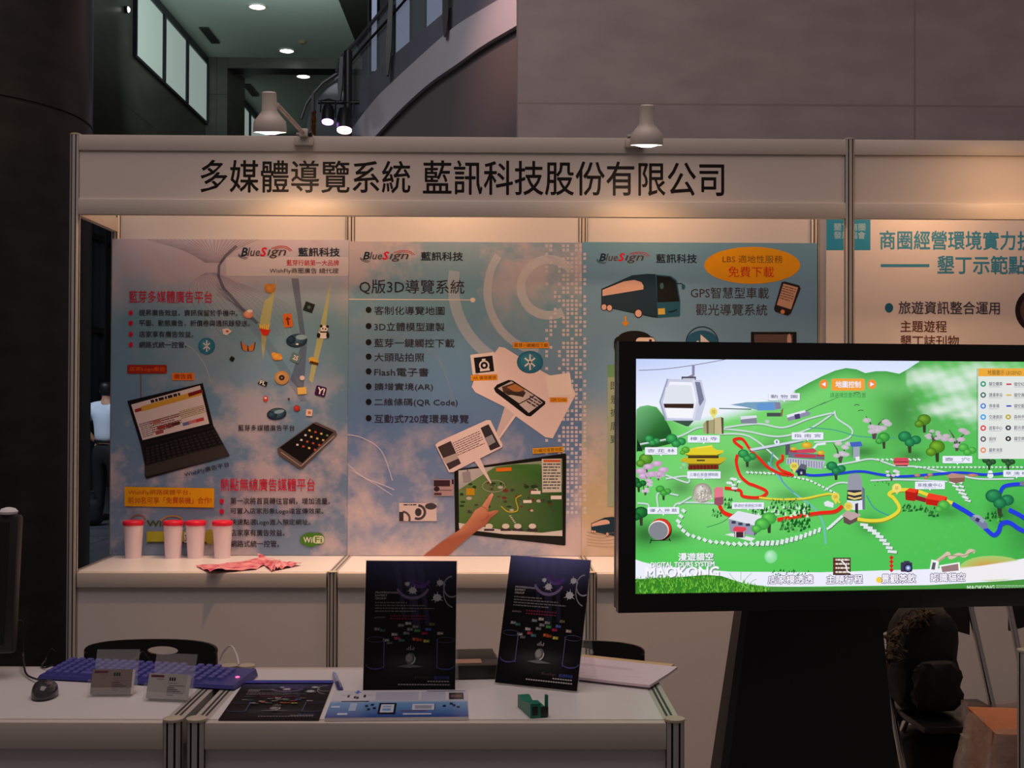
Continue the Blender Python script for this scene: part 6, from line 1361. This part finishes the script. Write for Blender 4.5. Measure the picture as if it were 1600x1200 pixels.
MB().bm(sack(0.17, 0.06, 0.16), mtx=Matrix.Translation((0, -0.105, 0.02))).build('front_pocket', mat('dark_nylon', C(7,7,7), 0.7, noise=0.2, nscale=40), bp)
MB().tube([(-0.04, 0.0, 0.33), (-0.03, 0, 0.37), (0.03, 0, 0.37), (0.04, 0, 0.33)], 0.008, 8).build('handle', M['black'], bp)
dg_ = thing('duffel_bag', 'black duffel bag on the floor under the folding chair, beside the stand', 'bag', (cA.x-0.01, -0.56, 0), 0.05)
MB().bm(sack(0.27, 0.24, 0.37)).build('body', M['nylon'], dg_)
MB().tube([(-0.10, 0, 0.35), (-0.08, 0, 0.395), (0.08, 0, 0.395), (0.10, 0, 0.35)], 0.008, 8).build('handle', M['black'], dg_)
# fuzzy scarf hanging over the back
sc0 = [P(1392, 1032, D=3.72), P(1394, 1004, D=3.76), P(1404, 984, D=3.80), P(1425, 968, D=3.84), P(1455, 958, D=3.86)]
mb = MB(); rs_ = random.Random(4)
for i in range(150):
    f = rs_.random()*3.999; k = int(f); p = sc0[k].lerp(sc0[k+1], f-k)
    d = Vector((rs_.gauss(0,1), rs_.gauss(0,0.6), rs_.gauss(0,1)))*0.012; p = p+d*0.6
    e1 = Vector((rs_.gauss(0,1), rs_.gauss(0,1), rs_.gauss(0,1)))*0.010
    mb.tube([p-e1, p+d*0.4, p+e1*1.2], [0.004, 0.003, 0.001], 5)
mb.tube(sc0, 0.012, 8)
tag(mb.build('scarf', mat('tan_wool', C(70,58,42), 0.9, noise=0.35, nscale=50), world=True), 'shaggy tan scarf draped beside the television stand', 'scarf')
# ---- carton wrapped in clear film
zbx = P(1556.6, 1147, D=3.38).z; q0 = P(1556.6, 1147, Z=zbx); q1 = P(1511, 1104, Z=zbx); q3 = P(1572, 1105, Z=zbx)
dx_ = (q1-q0); e1 = Vector((dx_.x, dx_.y, 0)); e2 = Vector((-e1.y, e1.x, 0)).normalized()
if e2.x < 0: e2 = -e2
wB = 0.34; M['carton'] = mat('brown_cardboard', C(190,124,84), 0.8, noise=0.12, nscale=30)
t = thing('carton', 'brown cardboard carton wrapped in crumpled clear plastic at the bottom right', 'box', (q0+e1*0.5+e2*wB*0.5).to_2d().to_3d())
mb = MB(); b4 = [Vector((p.x, p.y, 0.0)) for p in (q0, q0+e2*wB, q0+e2*wB+e1, q0+e1)]; t4 = [Vector((p.x, p.y, zbx)) for p in b4]
mb.hexa(b4, t4).build('box', M['carton'], t, world=True)
mb = MB(); cs = (q0+q0+e2*wB+e2*wB+e1+e1+q0-q0)*0.25; cen = (b4[0]+b4[2])*0.5
mb.hexa([t4[0].lerp(t4[1],0.45)+Vector((0,0,0.0006)), t4[0].lerp(t4[1],0.55)+Vector((0,0,0.0006)), t4[3].lerp(t4[2],0.55)+Vector((0,0,0.0006)), t4[3].lerp(t4[2],0.45)+Vector((0,0,0.0006))],
        [t4[0].lerp(t4[1],0.45)+Vector((0,0,0.0012)), t4[0].lerp(t4[1],0.55)+Vector((0,0,0.0012)), t4[3].lerp(t4[2],0.55)+Vector((0,0,0.0012)), t4[3].lerp(t4[2],0.45)+Vector((0,0,0.0012))]).build('tape', mat('brown_packing_tape', C(170,110,66), 0.25, noise=0.1), t, world=True)
M['film'] = mat('crinkled_clear_film', C(220,205,190), 0.18, noise=0.2, nscale=25, bump=0.9, alpha=0.42, spec=0.7)
per = [b4[0], b4[1], b4[2], b4[3]]; rs_ = random.Random(9); NP = 72
def film(u, v):
    f = (u*4) % 4; k = int(f) % 4; p = per[k].lerp(per[(k+1) % 4], f-int(f)); out = (p-cen); out.z = 0; out = out.normalized()
    flare = 0.012+0.14*(1-v)**0.8*(0.5+0.5*math.sin(u*4*PI*3+1.0))+0.02*math.sin(u*61+v*9)*(1-v)+0.008*math.sin(u*97+v*17)
    z = zbx*v+0.008*math.sin(u*43)*v; z = max(0.004, z+ (0.012 if v > 0.98 else 0)); return Vector((p.x, p.y, z))+out*max(0.006, flare)
MB().grid(film, NP, 20).build('plastic_film', M['film'], t, world=True)

# ================================================================== PERSON SEEN THROUGH THE GAP
pc_ = P(167, 700, D=14.2); fx, fy = pc_.x, EYE.y+14.2
per_ = thing('person', 'person in a white short sleeved shirt and black trousers, seen from behind through the gap', 'person', (fx, fy, 0), -0.25)
def skin_obj(name, nodes, edges, m_, sub=2, parent=None):
    me = bpy.data.meshes.new(name); me.from_pydata([n[0] for n in nodes], edges, []); o = bpy.data.objects.new(name, me); COL.objects.link(o)
    o.modifiers.new('skin', 'SKIN'); sv_ = me.skin_vertices[0].data
    for i, n in enumerate(nodes): sv_[i].radius = (n[1], n[2] if len(n) > 2 else n[1]); sv_[i].use_root = (i == 0)
    ss = o.modifiers.new('sub', 'SUBSURF'); ss.levels = sub; ss.render_levels = sub
    bpy.context.view_layer.update(); m2 = bpy.data.meshes.new_from_object(o.evaluated_get(bpy.context.evaluated_depsgraph_get()))
    o.modifiers.clear(); o.data = m2; m2.materials.clear(); m2.materials.append(m_); bpy.data.meshes.remove(me)
    for p in m2.polygons: p.use_smooth = True
    o.parent = parent; return o
M['skin'] = mat('skin', C(176,128,100), 0.55, noise=0.05); M['shirt'] = mat('white_shirt_cloth', C(206,216,230), 0.75, noise=0.05, nscale=12); M['trouser'] = mat('black_trouser_cloth', C(20,20,22), 0.8, noise=0.1); M['hair'] = mat('black_hair', C(16,15,16), 0.5, noise=0.3, nscale=60)
# local: faces +y (away from the camera); left arm bent with the hand at the hip
N = [((0,0,0.86),0.13,0.10), ((0,0.01,1.02),0.125,0.095), ((0,0.0,1.20),0.15,0.105), ((0,0,1.34),0.13,0.09), ((0,0.0,1.42),0.055,0.055), ((0,0.015,1.49),0.075,0.085), ((0,0.02,1.565),0.078,0.095), ((0,0.015,1.62),0.05,0.06),
     ((-0.18,0,1.33),0.055), ((-0.31,-0.02,1.10),0.042), ((-0.20,0.06,0.94),0.032), ((-0.145,0.09,0.93),0.028),
     ((0.18,0,1.33),0.055), ((0.22,0.02,1.06),0.042), ((0.23,0.09,0.83),0.030), ((0.23,0.11,0.76),0.026),
     ((-0.09,0,0.80),0.085), ((-0.10,0.02,0.45),0.058), ((-0.10,-0.01,0.10),0.04), ((-0.11,0.10,0.03),0.032),
     ((0.09,0,0.80),0.085), ((0.10,0.02,0.45),0.058), ((0.10,-0.01,0.10),0.04), ((0.11,0.10,0.03),0.032), ((0,0.115,1.53),0.014)]
E_ = [(0,1),(1,2),(2,3),(3,4),(4,5),(5,6),(6,7),(3,8),(8,9),(9,10),(10,11),(3,12),(12,13),(13,14),(14,15),(0,16),(16,17),(17,18),(18,19),(0,20),(20,21),(21,22),(22,23),(5,24)]
for (root, base, dirs) in ((11, Vector((-0.145,0.09,0.93)), 1), (15, Vector((0.23,0.11,0.76)), -1)):
    for f in range(5):
        n0 = len(N)
        if dirs > 0: d = Vector((0.035, 0.03-0.004*f, 0.028-0.016*f)) if f < 4 else Vector((0.0, -0.02, 0.04))
        else: d = Vector((0.006, 0.03-0.016*f, -0.04)) if f < 4 else Vector((-0.03, 0.02, -0.01))
        N += [(tuple(base+d*0.9), 0.009), (tuple(base+d*1.7+Vector((0,-0.006,-0.006))), 0.0075)]; E_ += [(root, n0), (n0, n0+1)]
skin_obj('body', N, E_, M['skin'], 2, per_)
skin_obj('shirt', [((0,0,0.90),0.165,0.125), ((0,0.0,1.04),0.16,0.12), ((0,0.0,1.22),0.185,0.13), ((0,0,1.35),0.155,0.105), ((0,0,1.415),0.068,0.068), ((-0.19,0,1.33),0.075), ((-0.275,-0.014,1.17),0.068), ((0.19,0,1.33),0.075), ((0.21,0.012,1.15),0.066)], [(0,1),(1,2),(2,3),(3,4),(3,5),(5,6),(3,7),(7,8)], M['shirt'], 2, per_)
skin_obj('trousers', [((0,0,0.965),0.155,0.118), ((0,0,0.84),0.150,0.125), ((-0.095,0,0.72),0.10), ((-0.105,0.02,0.45),0.08), ((-0.105,-0.01,0.06),0.065), ((0.095,0,0.72),0.10), ((0.105,0.02,0.45),0.08), ((0.105,-0.01,0.06),0.065)], [(0,1),(1,2),(2,3),(3,4),(1,5),(5,6),(6,7)], M['trouser'], 2, per_)
skin_obj('hair', [((0,-0.03,1.455),0.066,0.05), ((0,-0.015,1.505),0.085,0.075), ((0,-0.005,1.57),0.092,0.10), ((0,0.005,1.635),0.07,0.085)], [(0,1),(1,2),(2,3)], M['hair'], 2, per_)
for sx in (-1, 1):
    MB().rbox((sx*0.105-0.048, -0.07, 0.0), (sx*0.105+0.048, 0.19, 0.07), 0.03, seg=3).build('shoe', M['black'], per_)
    MB().lathe([(0.004, -0.008), (0.022, -0.004), (0.024, 0.004), (0.006, 0.010)], n=14, mtx=Matrix.Translation((sx*0.092, 0.01, 1.525)) @ Matrix.Rotation(PI/2, 4, 'Y')).build('ear', M['skin'], per_)
MB().lathe([(0.128, 0.92), (0.131, 0.925), (0.131, 0.95), (0.128, 0.955)], n=32, close=False, mtx=Matrix(((1.16,0,0,0),(0,0.95,0,0),(0,0,1,0),(0,0,0,1)))).build('belt', M['black'], per_)
bg = P(136, 800, D=13.7)
bgo = thing('travel_bag', 'black bag on the floor beside the person in the white shirt', 'bag', (bg.x, EYE.y+13.7, 0), 0.3)
MB().bm(sack(0.36, 0.24, 0.30)).build('body', mat('black_bag_cloth', C(20,20,22), 0.75, noise=0.2, nscale=30), bgo)
MB().tube([(-0.10, 0, 0.28), (-0.07, 0, 0.38), (0.07, 0, 0.38), (0.10, 0, 0.28)], 0.012, 8).build('handle', M['black'], bgo)
